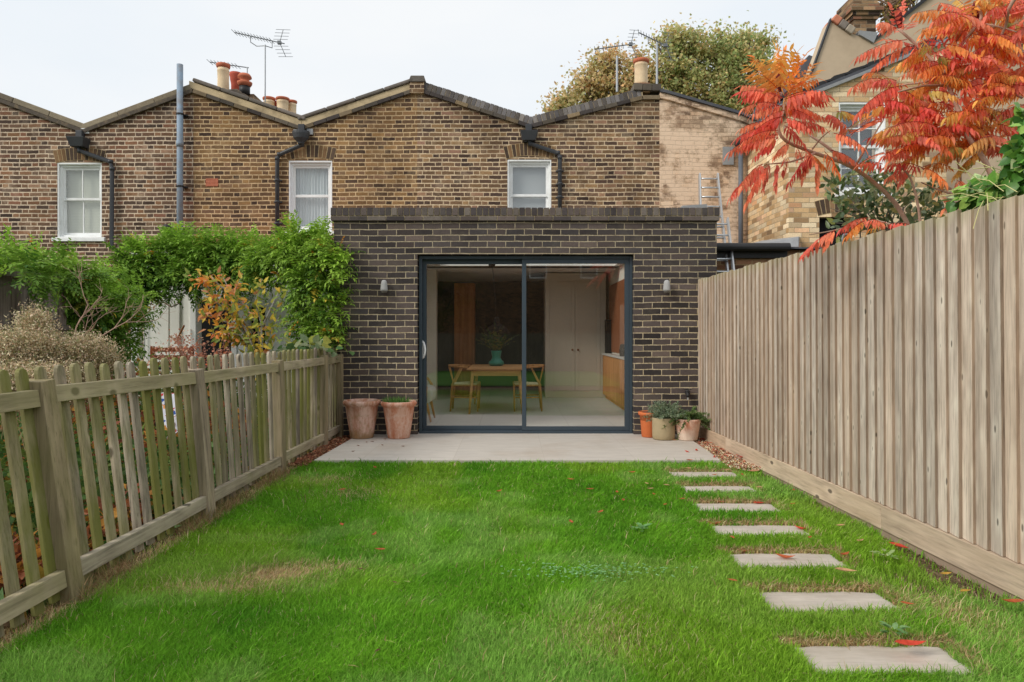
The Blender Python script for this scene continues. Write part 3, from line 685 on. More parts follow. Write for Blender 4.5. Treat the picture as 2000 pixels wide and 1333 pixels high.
arch(Cc, wC[0], wC[1], wC[3] + .045, D2, rnd, rise=.06)
downpipe(Cc, W(1033, 0)[0], W(0, 268)[1], [(W(1033, 0)[0], D2 - .1, W(0, 278)[1]), (W(1036, 0)[0], D2 - .08, W(0, 284)[1]), (W(1089, 0)[0], D2 - .06, W(0, 301)[1]), (W(1093, 0)[0], D2 - .06, W(0, 310)[1]), (W(1093, 0)[0], D2 - .06, W(0, 412)[1])])
# peak pier
mb = MB(); x0, x1 = W(801, 0)[0], W(829, 0)[0]
mb.box(x0, x1, D2 - .06, D2 + .3, W(0, 184)[1], W(0, 163)[1]); mb.build('parapet_pier', mMainC, Cc)
mb = MB(); mb.prism([(x0 - .02, W(0, 163)[1]), (x1 + .03, W(0, 163)[1]), (x1 - .0, W(0, 151)[1]), (x0 + .02, W(0, 151)[1])], D2 - .08, D2 + .3); mb.build('pier_cap', mTileG, Cc, bevel=.01)

Dd = thing('terraced_house', 'end terraced house with worn cream-painted brick gable behind the ladder', 'house', (W(1350, 0)[0], D2, 0), group='terraced houses with butterfly parapets')
pd_ = prof([(1255, 196), (1300, 196), (1446, 238), (1480, 250)])
xs = W(1288, 0)[0]
mb = MB(); clean_wall(wall(mb, [pd_[0], (xs, pd_[1][1])], D2, .3), 'wall', mMainC, Dd)
mb = MB(); clean_wall(wall(mb, [(xs, pd_[1][1]), pd_[1], pd_[2], pd_[3]], D2 - .006, .3), 'painted_wall', mCream, Dd)
mb = MB(); units(mb, [pd_[0], (xs, pd_[1][1])], 0, .07, D2 - .05, D2 + .28, .225, .006, cDark, rnd); mb.build('parapet_course', mSol, Dd, bevel=.004)
mb = MB(); q = [(xs, pd_[1][1] + .02), pd_[1], pd_[2], (W(1474, 0)[0], pd_[3][1])]; band(mb, q, 0, .1, D2 - .05, D2 + .28); mb.build('parapet_coping', mCream, Dd, bevel=.006)
mb = MB(); band(mb, q, .1, .15, D2 - .09, D2 + 4); mb.build('slate_verge', mSlate, Dd)
mb = MB(); units(mb, [(W(1236, 0)[0], W(0, 178)[1]), (W(1290, 0)[0], W(0, 180)[1])], 0, .12, D2 - .06, D2 + .3, .16, .008, cDark, rnd); ob = mb.build('chimney_base', mSol, Dd, bevel=.006)
mb = MB(); x0, x1 = W(1241, 0)[0], W(1268, 0)[0]; zt = W(0, 163)[1]; mb.box(x0 - .02, x1 + .02, D2 - .02, D2 + .5, zt - .16, zt); ob = mb.build('chimney_stack', mChim, Dd)
pot(ob, W(1255, 0)[0], D2 + .14, zt, 'cream', .46, .115)
pot(ob, W(1249, 0, 12.5)[0], D2 + .42, zt, 'cream', .42, .1)
mb = MB(); mb.box(W(1411, 0)[0], W(1432, 0)[0], D2 - .03, D2 - .009, W(0, 323)[1], W(0, 288)[1]); mb.build('stone_block', mLead, Dd)
mb = MB(); x = W(1443, 0)[0]; mb.tube([(x, D2 - .1, W(0, 300)[1]), (x, D2 - .1, 2.4)], .042, 12); mb.build('downpipe', plain('grey_pipe', C(104, 110, 120), .5), Dd, smooth=True)
mb = MB(); mb.tube([(W(1436, 0)[0], D2 - .1, W(0, 285)[1]), (4.35, 10.6, W(0, 285)[1] + .02)], .06, 10); mb.build('gutter', mBlackD, Dd)
# chimneys seen over the valley
S = thing('chimney_stack', 'distant chimney stack with cream and red pots behind the parapet valley', 'chimney', (W(540, 0, 20)[0], 20, 4.2))
zt = W(0, 222, 20)[1] - .1
mb = MB(); mb.box(W(500, 0, 20)[0], W(575, 0, 20)[0], 19.8, 20.6, 3.5, zt); mb.build('stack', mChim, S)
pot(S, W(521, 0, 20)[0], 20.2, zt, 'cream', .62, .15); pot(S, W(534, 0, 20)[0], 20.4, zt, 'red', .56, .12)
pot(S, W(550, 0, 20)[0], 20.1, zt, 'cream', .58, .16); pot(S, W(562, 0, 20)[0], 20.4, zt, 'cream', .6, .12)

# ---------------------------------------------------------------- right-hand wing, rendered house, low outhouse
Wg = thing('brick_wing', 'yellow stock brick rear wing with slate verge behind the red sumac', 'building', (5.2, 10, 0))
dw = 10.2
def X(px, d): return (px - 1000) / F * d
def Z(py, d): return H + (652 - py) / F * d
xw = X(1540, dw); xe = X(1848, dw)
pr = [(xw, Z(206, dw)), (xe, Z(84, dw))]
ww = (X(1638, dw), X(1730, dw), Z(376, dw), Z(200, dw)); w2 = (X(1600, dw), X(1668, dw), Z(520, dw), Z(424, dw))
mb = MB(); clean_wall(wall(mb, pr, dw, .25, 0, [ww, w2]), 'wall', mYel, Wg)
mb = MB(); mb.box(xw, xw + .25, dw + .25, D2 - .01, 0, Z(206, dw)); mb.build('side_wall', mYel, Wg)
mb = MB(); band(mb, [(xw - .15, pr[0][1] - .06), pr[1]], .0, .05, dw - .06, D2 + .3); mb.build('roof_verge', mLead, Wg)
mb = MB(); band(mb, [(xw - .15, pr[0][1] - .06), pr[1]], .053, .10, dw - .03, D2 + .3)
mb.build('roof', mSlate, Wg)
mb = MB()
for k in range(9):
    t = k / 9; xa = xw - .1 + (xe - xw) * t; za = pr[0][1] + (pr[1][1] - pr[0][1]) * t + .085
    mb.bar((xa, dw + .2, za + .03), (xa + .42, dw + .2, za + .03 + .12), .4, .03)
mb.build('slate_edge', mBlackD, Wg)
sash_window(Wg, *ww, dw, 'six', 'white sash window with glazing bars half hidden by red leaves')
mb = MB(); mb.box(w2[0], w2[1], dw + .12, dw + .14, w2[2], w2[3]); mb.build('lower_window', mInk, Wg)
arch(Wg, w2[0], w2[1], w2[3] + .05, dw, rnd)
mb = MB(); mb.tube([(xw - .1, dw + .1, Z(212, dw)), (xw - .1, D2, Z(212, dw))], .055, 10); mb.build('gutter', mBlackD, Wg)

Rn = thing('rendered_house', 'tall house with beige cement render and stepped brick chimney above the sumac', 'house', (7, 13, 0))
dr = 13.0
pts = [(X(1583, dr), Z(150, dr)), (X(1622, dr), Z(42, dr)), (X(1657, dr), Z(64, dr)), (X(1706, dr), Z(82, dr)), (X(1830, dr), Z(-16, dr)), (X(2250, dr), Z(-60, dr))]
mb = MB(); wall(mb, pts, dr, .35, 0); clean_wall(mb, 'wall', mRender, Rn)
mb = MB(); band(mb, pts[:2], -.02, .06, dr - .03, dr + .06); mb.build('roof_edge', mBlackD, Rn); mb = MB(); band(mb, pts[3:], -.01, .07, dr - .04, dr + .4); mb.build('roof_edge', mBlackD, Rn)
mb = MB(); q0, q1 = np.array(pts[1]), np.array((X(1661, dr), Z(70, dr)))
for t0, cc_ in ((0, C(214, 138, 110)), (1, C(140, 130, 122)), (2, C(170, 158, 142))): units(mb, [tuple(q0 + (q1 - q0) * t0 / 3), tuple(q0 + (q1 - q0) * (t0 + 1) / 3)], .0, .15, dr - .06, dr + .4, 5, .004, [cc_], rnd)
mb.build('coping_tile', mSol, Rn, bevel=.02)
mb = MB(); mb.prism([(X(1676, dr), Z(62, dr)), (X(1712, dr), Z(66, dr)), (X(1704, dr), Z(86, dr)), (X(1676, dr), Z(70, dr))], dr - .05, dr + .3); mb.build('lead_flashing', mLead, Rn)
mb = MB(); xa, xb = X(1673, dr), X(1716, dr)
mb.box(xa, xb, dr + .1, dr + .75, Z(100, dr), Z(34, dr))
for k, (g_, za, zb) in enumerate(((.03, 34, 27), (.06, 27, 20), (.10, 20, 11), (.05, 11, 3), (.02, 3, -14))): mb.box(xa - g_, xb + g_, dr + .1 - g_, dr + .75 + g_, Z(za, dr), Z(zb, dr))
mb.build('chimney_stack', mChim, Rn)
mb = MB(); mb.box(X(1955, dr), X(2060, dr), dr - .08, dr - .001, Z(110, dr), Z(36, dr)); mb.build('brick_patch', mOld, Rn)
mb = MB(); d_ = 16; mb.prism([(X(1545, d_), Z(170, d_)), (X(1592, d_), Z(170, d_)), (X(1592, d_), Z(112, d_)), (X(1580, d_), Z(108, d_)), (X(1562, d_), Z(132, d_))], d_, d_ + 3); mb.build('lower_roof', mSlate, Rn)
mb = MB(); mb.box(X(1580, dr) - .0, X(2250, dr), dr + .36, dr + 7, 0, Z(150, dr)); mb.build('body', mRender, Rn)

Oh = thing('brick_outhouse', 'low red-brown brick outhouse with black gutter beside the ladder', 'outbuilding', (3.6, 9.7, 0))
do = 9.75
mb = MB(); mb.box(2.62, xw + 1.8, do, do + .2, 0, Z(489, do)); mb.build('wall', mOld, Oh)
mb = MB(); mb.hexa([(2.62, do - .1, Z(488, do)), (xw + 1.8, do - .1, Z(488, do)), (xw + 1.8, D2, Z(488, do) + .28), (2.62, D2, Z(488, do) + .28), (2.62, do - .1, Z(485, do)), (xw + 1.8, do - .1, Z(485, do)), (xw + 1.8, D2, Z(485, do) + .28), (2.62, D2, Z(485, do) + .28)]); mb.build('roof', mSlate, Oh)
mb = MB(); mb.tube([(2.62, do - .12, Z(485, do)), (X(1535, do), do - .12, Z(485, do))], .058, 12); mb.box(2.62, X(1535, do), do - .05, do - .002, Z(505, do), Z(491, do)); mb.build('gutter', mBlackD, Oh)
mb = MB(); q = [P(1470, 478, do), P(1540, 470, do + .3), P(1555, 474, do + .2), P(1548, 486, do)]
mb.hexa([P(1455, 483, do + .0), P(1560, 483, do), P(1560, 480, do + .5), P(1455, 480, do + .5), P(1458, 478, do + .1), P(1560, 463, do + .1), P(1562, 462, do + .5), P(1490, 470, do + .5)]); mb.build('lead_flashing', mLead, Oh, bevel=.01)
# ================================================================ charcoal brick extension
DE = 8.4
ex0, ex1 = X(652, DE), X(1400, DE)
ztop = Z(432, DE)
E = thing('brick_extension', 'charcoal brick flat-roofed garden extension with wide sliding glass doors', 'extension', (0, DE, 0))
dx0, dx1, dz0, dz1 = X(815, DE), X(1238, DE), 0.0, Z(497, DE)
mb = MB(); o_ = clean_wall(wall(mb, [(ex0, ztop), (ex1, ztop)], DE, .30, -.3, [(dx0, dx1, -.3, dz1)]), 'wall', mExt, E)
mb = MB(); mb.box(ex1 - .25, ex1 - .001, DE + .3, D2 - .02, -.3, ztop); mb.box(ex0 + .001, ex0 + .25, DE + .3, D2 - .02, -.3, ztop); mb.build('side_wall', mExt, E)
cE = [C(86, 80, 78), C(100, 90, 86), C(76, 70, 70), C(110, 102, 96)]
mb = MB(); mb.cur = C(176, 160, 130)
c0, c1 = ex0 - .035, ex1 + .03
mb.box(c0 + .006, c1 - .006, DE - .028, DE + .3, ztop + .001, Z(409, DE))
units(mb, [(c0, ztop), (c1, ztop)], .0, .052, DE - .036, DE + .3, .225, .010, cE, rnd, .0015)
units(mb, [(c0, ztop + .062), (c1, ztop + .062)], .0, .096, DE - .036, DE + .3, .0745, .010, cE, rnd, .002)
mb.build('brick_coping', mSol, E, bevel=.003)
# flat roof with a rooflight slot
rz0, rz1 = 2.42, 2.52
sl = (-1.24, 1.78, 9.2, 11.86)
mb = MB(); a, b = ex0 + .26, ex1 - .26
mb.box(a, b, DE + .305, sl[2], rz0, rz1); mb.box(a, b, sl[3], 15.6, rz0, rz1); mb.box(a, sl[0], sl[2], sl[3], rz0, rz1); mb.box(sl[1], b, sl[2], sl[3], rz0, rz1)
mb.build('flat_roof', plain('ceiling_plaster', C(238, 235, 230), .9, .03, 2), E)
mb = MB(); mb.box(sl[0] - .03, sl[1] + .03, sl[2] - .03, sl[3] + .03, 2.56, 2.575); mb.build('rooflight', mGlassW, E)
mb = MB(); mb.prism([(X(1330, 9), Z(408, DE)), (X(1380, 9), Z(408, DE) + 0), (X(1381, 9), Z(399, 9)), (X(1333, 9), Z(402, 9))], 9.0, 9.5)
o_ = mb.build('roof_vent', mLead, E)
mb = MB(); mb.box(X(1340, 9), X(1375, 9), 9.1, 9.4, 2.52, Z(408, DE)); mb.build('vent_base', mLead, o_)
# sliding door: outer frame, back panel left, front panel right
Dr = MB(); yf = DE + .07
fz1 = dz1 - .012
ring(Dr, dx0 + .012, dx1 - .004, .0, fz1, yf, yf + .16, .035, .035, .03, .035)
door = Dr.build('sliding_door', mAnth, E, bevel=.002)
xm0, xm1 = X(1019.5, DE + .08), X(1028.5, DE + .08)
def panel(xa, xb, y, fl, fr_, handle):
    s = MB(); ring(s, xa, xb, .032, fz1 - .037, y, y + .05, fl, fr_, .05, .055)
    p = s.build('door_panel', mAnth, door, bevel=.002)
    g_ = MB(); g_.box(xa + fl - .005, xb - fr_ + .005, y + .022, y + .026, .08, fz1 - .09); g_.build('pane', mGlassD, p)
    return p
pl = panel(dx0 + .048, xm1, yf + .085, .045, .052, True)
pr_ = panel(xm0, dx1 - .04, yf + .02, .052, .055, False)
mb = MB(); hx = X(822, DE); zc_ = Z(684, DE)
pts = [(hx + .0, yf + .06, zc_ + .105), (hx + .022, yf + .02, zc_ + .09), (hx + .04, yf + .0, zc_ + .05), (hx + .047, yf - .004, zc_), (hx + .04, yf + .0, zc_ - .05), (hx + .022, yf + .02, zc_ - .09), (hx, yf + .06, zc_ - .105)]
mb.tube(pts, [.014, .013, .011, .011, .011, .013, .014], 10); mb.box(hx - .012, hx + .014, yf + .065, yf + .084, zc_ - .11, zc_ + .11)
mb.build('door_handle', plain('white_metal', C(226, 228, 230), .35, .02), pl, smooth=False)
# wall lamps
def wall_lamp(px, label):
    x = X(px, DE); z = Z(571, DE)
    L = thing('wall_lamp', label, 'wall lamp', (x, DE, z), group='wall lamps beside the door')
    mb = MB(); mb.lathe([(.045, .0), (.044, .02), (.040, .07), (.034, .11), (.024, .128), (.010, .134)], (x, DE - .06, z + .01), 24)
    mb.box(x - .02, x + .02, DE - .06, DE - .001, z + .04, z + .10); mb.build('lamp_shade', mConcL, L, smooth=True)
    mb = MB(); mb.lathe([(.03, -.012), (.036, -.004), (.036, .012)], (x, DE - .06, z + .0), 20); mb.build('lamp_lens', plain('lamp_glass', C(110, 106, 100), .3), L, smooth=True)
wall_lamp(752, 'small grey bell-shaped wall lamp above the two large clay pots, near the wisteria')
wall_lamp(1300, 'small grey bell-shaped wall lamp between the glass door and the tall board fence')
# outside tap
T = thing('garden_tap', 'black outside tap on charcoal brick above the rosemary pot', 'tap', (X(1341, DE), DE, Z(768, DE)))
x = X(1341, DE); z = Z(768, DE)
mb = MB(); mb.tube([(x, DE - .002, z), (x, DE - .07, z)], .022, 12); mb.tube([(x, DE - .055, z + .0), (x, DE - .06, z - .05)], [.024, .016], 12); mb.lathe([(.03, .0), (.034, .012), (.012, .03)], (x, DE - .045, z + .016), 12)
mb.build('tap_body', mBlackD, T, smooth=True)
mb = MB(); mb.box(x - .045, x + .045, DE - .055, DE - .04, z + .045, z + .056); mb.build('tap_handle', mBlackD, T)
mb = MB(); mb.tube([(x, DE - .06, z - .045), (x, DE - .06, z - .08)], .013, 10); mb.build('tap_nozzle', mAlu, T)

# ---------------------------------------------------------------- interior
mPl = plain('warm_plaster', C(226, 219, 206), .9, .03, 2)
mOak = wood('oak', C(176, 122, 74), C(206, 154, 100), 'z', knots=False, grain=30, vary=.1)
mOakX = wood('oak_table', C(186, 134, 88), C(214, 164, 112), 'x', knots=False, grain=30, vary=.1)
mWal = wood('brown_panel', C(120, 74, 40), C(150, 96, 54), 'z', knots=False, grain=20, vary=.1)
def tiles(name, c, pitch, joint, jw, x0=0., y0=0., rough=.5, pitchy=None, var=.06, spec=.3, tint=None):
    g = G(name); sp = g.n('ShaderNodeSeparateXYZ', {0: g.pos()})
    a = g.math('DIVIDE', g.math('ADD', sp.outputs[0], 50 + x0), pitch); b = g.math('DIVIDE', g.math('ADD', sp.outputs[1], 50 + y0), pitchy or pitch)
    fa, fb = g.math('FRACT', a), g.math('FRACT', b)
    da = g.math('MULTIPLY', g.math('MINIMUM', fa, g.math('SUBTRACT', 1.0, fa)), pitch); db = g.math('MULTIPLY', g.math('MINIMUM', fb, g.math('SUBTRACT', 1.0, fb)), pitchy or pitch)
    m_ = g.math('LESS_THAN', g.math('MINIMUM', da, db), jw)
    wn_ = g.n('ShaderNodeTexWhiteNoise', noise_dimensions='2D', i={0: g.n('ShaderNodeCombineXYZ', {0: g.math('FLOOR', a), 1: g.math('FLOOR', b)}).outputs[0]})
    n1 = g.noise(g.scale(g.pos(), (1, 3.2, 1)), 3.5, 6, .65); n2 = g.noise(g.scale(g.pos(), (.5, 6, 1)), 9, 5, .7)
    f = g.math('ADD', g.math('MULTIPLY', n1, .5), g.math('MULTIPLY', n2, .5))
    cc = g.mix(g.ramp(f, [(.35, 0.), (.65, 1.)]), tuple(x * (1 - var * 1.6) for x in c), tuple(x * (1 + var) for x in c))
    cc = g.mix(1.0, cc, g.ramp(wn_.outputs[0], [(0, 1 - var * .5), (1, 1 + var * .4)]), 'MULTIPLY')
    if tint: cc = g.mix(g.math('MULTIPLY', g.ramp(g.noise(g.pos(), 1.1, 5, .65), [(.5, 0.), (.7, 1.)]), .5), cc, tint)
    cc = g.mix(m_, cc, joint)
    return g.done(g.bsdf(cc, rough, g.math('ADD', g.math('MULTIPLY', f, .3), g.math('SUBTRACT', 1.0, m_)), .25, .003, 0, spec))
mFloorIn = tiles('interior_floor_tile', C(208, 206, 200), .6, C(164, 160, 154), .002, x0=.24, rough=.45)
mb = MB(); mb.box(ex0 + .26, ex1 - .26, DE + .08, 15.6, -.1, .012); tag(mb.build('floor', mFloorIn), kind='structure')
mb = MB(); mb.box(ex0 + .16, ex0 + .262, DE + .31, 15.6, .0, 2.42); tag(mb.build('wall_left', mPl), kind='structure')
mb = MB(); mb.box(1.88, 2.0, DE + .31, 15.6, .0, 2.42); tag(mb.build('wall_right', mPl), kind='structure')
mb = MB(); mb.box(ex0 + .2, 2.0, 15.5, 15.6, 0, 2.42); tag(mb.build('wall_back', plain('navy_wall', C(52, 62, 72), .8, .05)), kind='structure')
mb = MB(); mb.box(-1.92, -1.40, 12.6, 12.8, .0, 2.42); tag(mb.build('wall_stub', mPl), kind='structure')
mb = MB(); mb.box(-1.1, -.72, 13.0, 13.4, .014, 2.2); tag(mb.build('wall_panel', mWal), kind='structure')
# tall cupboard
K = thing('tall_cupboard', 'tall pale greige double-door cupboard at the back of the kitchen', 'cupboard', (1.22, 13.1, .014))
mCup = plain('greige_paint', C(200, 191, 176), .6, .02, 3)
cx0, cx1, cy, cz = .64, 1.80, 13.1, 2.40
mb = MB(); mb.box(cx0, cx1, cy + .02, cy + .6, .014, cz); mb.box(cx0, cx1, cy + .0, cy + .02, .014, .14); mb.box(cx0, cx0 + .08, cy, cy + .02, .14, cz); mb.box(cx1 - .1, cx1, cy, cy + .02, .14, cz); mb.box(cx0 + .08, cx1 - .1, cy, cy + .02, cz - .15, cz)
mb.build('carcass', mCup, K)
xm = (cx0 + .08 + cx1 - .1) / 2
for (xa, xb, s_) in ((cx0 + .084, xm - .003, 1), (xm + .003, cx1 - .104, -1)):
    mb = MB(); ring(mb, xa, xb, .145, cz - .155, cy - .004, cy + .016, .07, .07, .1, .07); mb.box(xa + .07, xb - .07, cy + .005, cy + .014, .24, cz - .22)
    dd_ = mb.build('cupboard_door', mCup, K, bevel=.002)
    xk = xb - .05 if s_ > 0 else xa + .05
    mb = MB(); mb.tube([(xk, cy - .005, .93), (xk, cy - .03, .93)], [.012, .02], 12); mb.build('door_knob', mWal, dd_, smooth=True)
# kitchen counter
Kc = thing('kitchen_counter', 'oak fronted kitchen counter along the right wall inside', 'kitchen counter', (1.82, 11.5, .014))
mb = MB(); y0_, y1_ = 9.6, 13.09
for k in range(5): ya = y0_ + (y1_ - y0_) * k / 5; mb.cur = bt(rnd); mb.box(1.74, 1.87, ya + .003, ya + (y1_ - y0_) / 5 - .003, .09, .83)
mb.cur = (.1, .1, .5); mb.box(1.79, 1.87, y0_, y1_, .014, .09)
mb.build('oak_front', mOak, Kc)
mb = MB(); mb.box(1.72, 1.878, y0_ - .01, y1_, .835, .87); mb.build('worktop', plain('pale_worktop', C(206, 204, 198), .3, .04), Kc, bevel=.003)
mb = MB(); mb.box(1.862, 1.879, y0_, y1_, .9, 2.15); mb.build('splashback', plain('terracotta_splashback', C(138, 84, 54), .6, .1), Kc)
mb = MB(); mb.box(1.76, 1.86, 12.8, 12.95, .871, 1.5); mb.build('oven_column', mInk, Kc)
mb = MB(); mb.lathe([(.05, 0), (.055, .1), (.04, .19), (.012, .2)], (1.80, 11.1, .871), 16); mb.tube([(1.8, 11.04, 1.0), (1.8, 10.98, .99), (1.8, 10.98, .9), (1.8, 11.04, .9)], .008, 8)
ke = mb.build('kettle', mInk, smooth=True); tag(ke, 'black kettle on the pale worktop inside', 'kettle')
# table
Tb = thing('dining_table', 'oak dining table with splayed legs seen behind the left glass pane', 'table', (-.25, 10.9, .014))
tx0, tx1, ty0, ty1, tz = -.69, .2, 10.35, 11.9, .705
mb = MB(); mb.cur = (.6, .1, .4); mb.box(tx0, tx1, ty0, ty1, tz - .022, tz); mb.build('tabletop', mOakX, Tb, bevel=.006)
mb = MB(); mb.cur = (.4, .1, .6); mb.box(tx0 + .1, tx1 - .1, ty0 + .05, ty0 + .07, tz - .11, tz - .024); mb.box(tx0 + .1, tx1 - .1, ty1 - .07, ty1 - .05, tz - .11, tz - .024)
mb.box(tx0 + .1, tx0 + .12, ty0 + .07, ty1 - .07, tz - .11, tz - .024); mb.box(tx1 - .12, tx1 - .1, ty0 + .07, ty1 - .07, tz - .11, tz - .024); mb.build('apron', mOakX, Tb)
for sx in (0, 1):
    for sy in (0, 1):
        xt = (tx0 + .09, tx1 - .09)[sx]; yt = (ty0 + .06, ty1 - .06)[sy]
        mb = MB(); mb.cur = (.7, .1, .3); mb.tube([(xt, yt, tz - .03), (xt + (-.05, .05)[sx], yt + (-.03, .03)[sy], .014)], [.028, .016], 10); mb.build('leg', mOakX, Tb, smooth=True)
# wishbone chairs: backrest away from the table
def chair(label, x, y, s):
    c = thing('wishbone_chair', label, 'chair', (x, y, .014), rz=0 if s > 0 else pi, group='wishbone chairs at the dining table')
    def b(nm, mb, mat, **k): return mb.build(nm, mat, c, **k)
    m_ = lambda: MB(local=True)
    for sy in (-1, 1):       # local +x faces the table
        q = m_(); q.cur = (.7, .1, .2); q.tube([(.20, sy * .23, 0), (.21, sy * .235, .44)], [.014, .018], 8); b('leg', q, mOak, smooth=True)
        q = m_(); q.cur = (.7, .1, .2); q.tube([(-.23, sy * .20, 0), (-.20, sy * .21, .42), (-.14, sy * .235, .54), (-.06, sy * .27, .70)], [.014, .019, .017, .013], 8); b('leg', q, mOak, smooth=True)
        q = m_(); q.cur = (.6, .1, .2); q.tube([(.20, sy * .232, .22), (-.215, sy * .205, .22)], .011, 8); q.tube([(.20, sy * .232, .41), (-.2, sy * .21, .41)], .014, 8); b('side_rail', q, mOak, smooth=True)
    q = m_(); q.cur = (.6, .1, .2)
    arc = [(-.06 + .26 * sin(t) * -1 + .05, .30 * cos(t), .70 + .015 * sin(t)) for t in np.linspace(-.25, pi + .25, 15)]
    q.tube(arc, .016, 8); b('top_rail', q, mOak, smooth=True)
    q = m_(); q.cur = (.6, .1, .2)
    for sy in (-1, 1): q.tube([(-.2, 0, .42), (-.215, sy * .015, .5), (-.265, sy * .09, .7)], .010, 6)
    q.box(-.22, -.19, -.21, .21, .395, .425); b('wishbone_splat', q, mOak)
    q = m_(); q.hexa([(-.2, -.2, .405), (.21, -.235, .425), (.21, .235, .425), (-.2, .2, .405), (-.2, -.2, .43), (.21, -.235, .45), (.21, .235, .45), (-.2, .2, .43)])
    b('woven_seat', q, plain('paper_cord', C(220, 206, 176), .9, .1, 40))
    return c
chair('wishbone chair with woven seat on the left side of the dining table', -.74, 10.95, 1)
chair('wishbone chair with woven seat right of the table, behind the door mullion', .24, 10.95, -1)
# armchair
Ar = thing('armchair', 'pale grey upholstered armchair with wooden arm by the left window edge', 'armchair', (-1.45, 9.7, .014))
mb = MB(); ax = -1.45
mb.prism([(ax - .38, .30), (ax + .22, .22), (ax + .33, .30), (ax + .36, .42), (ax + .30, .5), (ax - .38, .46)], 9.42, 9.98); mb.build('seat', plain('pale_fabric', C(206, 206, 196), .95, .05, 30), Ar, bevel=.05)
mb = MB(); mb.prism([(ax - .42, .3), (ax - .30, .3), (ax - .40, .85), (ax - .52, .85)], 9.42, 9.98); mb.build('backrest', plain('pale_fabric2', C(206, 206, 196), .95, .05, 30), Ar, bevel=.04)
for sy in (9.38, 10.0):
    mb = MB(); mb.cur = (.5, .1, .2); mb.tube([(ax + .26, sy, .3), (ax + .27, sy, .5), (ax + .22, sy, .58), (ax + .05, sy, .6), (ax - .4, sy, .58)], .02, 8); mb.build('armrest', mOak, Ar, smooth=True)
for sx in (-.3, .26):
    for sy in (9.46, 9.94): mb = MB(); mb.cur = (.5, .1, .2); mb.tube([(ax + sx, sy, .3), (ax + sx * 1.25, sy, .014)], [.022, .013], 8); mb.build('leg', mOak, Ar, smooth=True)
# vase with foliage, pendant lamps
V_ = thing('vase', 'teal ribbed vase of green branches on the dining table', 'vase', (-.26, 11.3, tz + .002))
mb = MB(); mb.lathe([(.10, 0), (.13, .03), (.12, .07), (.085, .10), (.07, .14), (.085, .23), (.09, .25), (.07, .25)], (-.26, 11.3, tz + .002), 24); mb.build('vase_body', plain('teal_glaze', C(50, 138, 122), .3, .1, 20), V_, smooth=True)
rg = np.random.default_rng(5); n = 26
Bv = np.tile(np.array([-.26, 11.3, tz + .22]), (n, 1)); dv_ = nrm(np.stack([rg.normal(0, .75, n), rg.normal(0, .5, n), rg.uniform(.35, 1.3, n)], 1)); Tv = Bv + dv_ * rg.uniform(.25, .5, (n, 1))
v_ = compound(Bv, Tv, rg, 10, .06, .022, lambda s, k: pick(rg, [C(70, 96, 50), C(96, 120, 60), C(56, 80, 44), C(130, 120, 60)], k), sag=.2, droop=.3)
np_mesh('branches', v_[0], v_[1], mFoil, v_[2], V_)
Pd = thing('pendant_lamp', 'black metal dome pendant lamp above the dining table', 'pendant lamp', (-.26, 11.55, 1.34))
mb = MB(); mb.lathe([(.22, 0), (.215, .04), (.17, .11), (.09, .16), (.05, .19), (.045, .27), (.02, .3)], (-.26, 11.55, 1.22), 28); mb.build('lamp_shade', mInk, Pd, smooth=True)
mb = MB(); mb.tube([(-.26, 11.55, 1.5), (-.3, 11.55, 2.1), (-.34, 11.55, 2.42)], .005, 6); mb.lathe([(.05, 0), (.06, .03), (.06, .04)], (-.34, 11.55, 2.378), 16); mb.build('cord', mInk, Pd)

# ---------------------------------------------------------------- garden pots
def rimpot(prof, x, y, name, label, mat, plantfn=None, seed=0, nn=40):
    t = thing('plant_pot', label, 'plant pot', (x, y, .003))
    mb = MB(); mb.lathe(prof, (x, y, .003), nn, wob=.006, seed=seed); o = mb.build('pot_body', mat, t, smooth=True)
    return t
def claymat(name, c, c2, c3, lo=.35, hi=.65, low=None):
    g = G(name); p = g.obj()
    n1 = g.noise(g.scale(p, (1, 1, .45)), 7, 5, .65); n2 = g.noise(g.scale(p, (1, 1, .12)), 45, 4, .7); n3 = g.noise(p, 15, 5, .7)
    cc = g.mix(g.ramp(g.math('ADD', g.math('MULTIPLY', n1, .65), g.math('MULTIPLY', n2, .35)), [(lo, 0.), (hi, 1.)]), c, c2)
    cc = g.mix(g.math('MULTIPLY', g.ramp(n3, [(.5, 0.), (.68, 1.)]), .6), cc, c3)
    if low:
        sp = g.n('ShaderNodeSeparateXYZ', {0: p}); cc = g.mix(g.math('MULTIPLY', g.ramp(g.math('ADD', sp.outputs[2], g.math('MULTIPLY', g.math('SUBTRACT', n1, .5), .25)), [(low[0], 1.), (low[1], 0.)]), low[3]), cc, low[2])
    return g.done(g.bsdf(cc, .85, n2, .15, .003, 0, .25))
mClayA = claymat('old_clay_a', C(178, 122, 94), C(220, 188, 174), C(168, 140, 104), .42, .58, low=(.04, .12, C(150, 124, 84), .7))
mClayB = claymat('old_clay_b', C(196, 124, 92), C(222, 180, 160), C(230, 206, 190), .42, .58)
mClayC = claymat('new_clay', C(206, 112, 66), C(214, 122, 76), C(196, 104, 62), .2, .8)
mClayD = claymat('stoneware', C(168, 152, 120), C(176, 160, 128), C(160, 146, 116), .2, .8)
mClayE = claymat('limed_clay', C(204, 130, 98), C(230, 198, 178), C(236, 218, 204), .42, .58, low=(.06, .14, C(232, 216, 200), .8))
mSoil = plain('soil', C(78, 62, 50), .95, .35, 30, bump=.5)
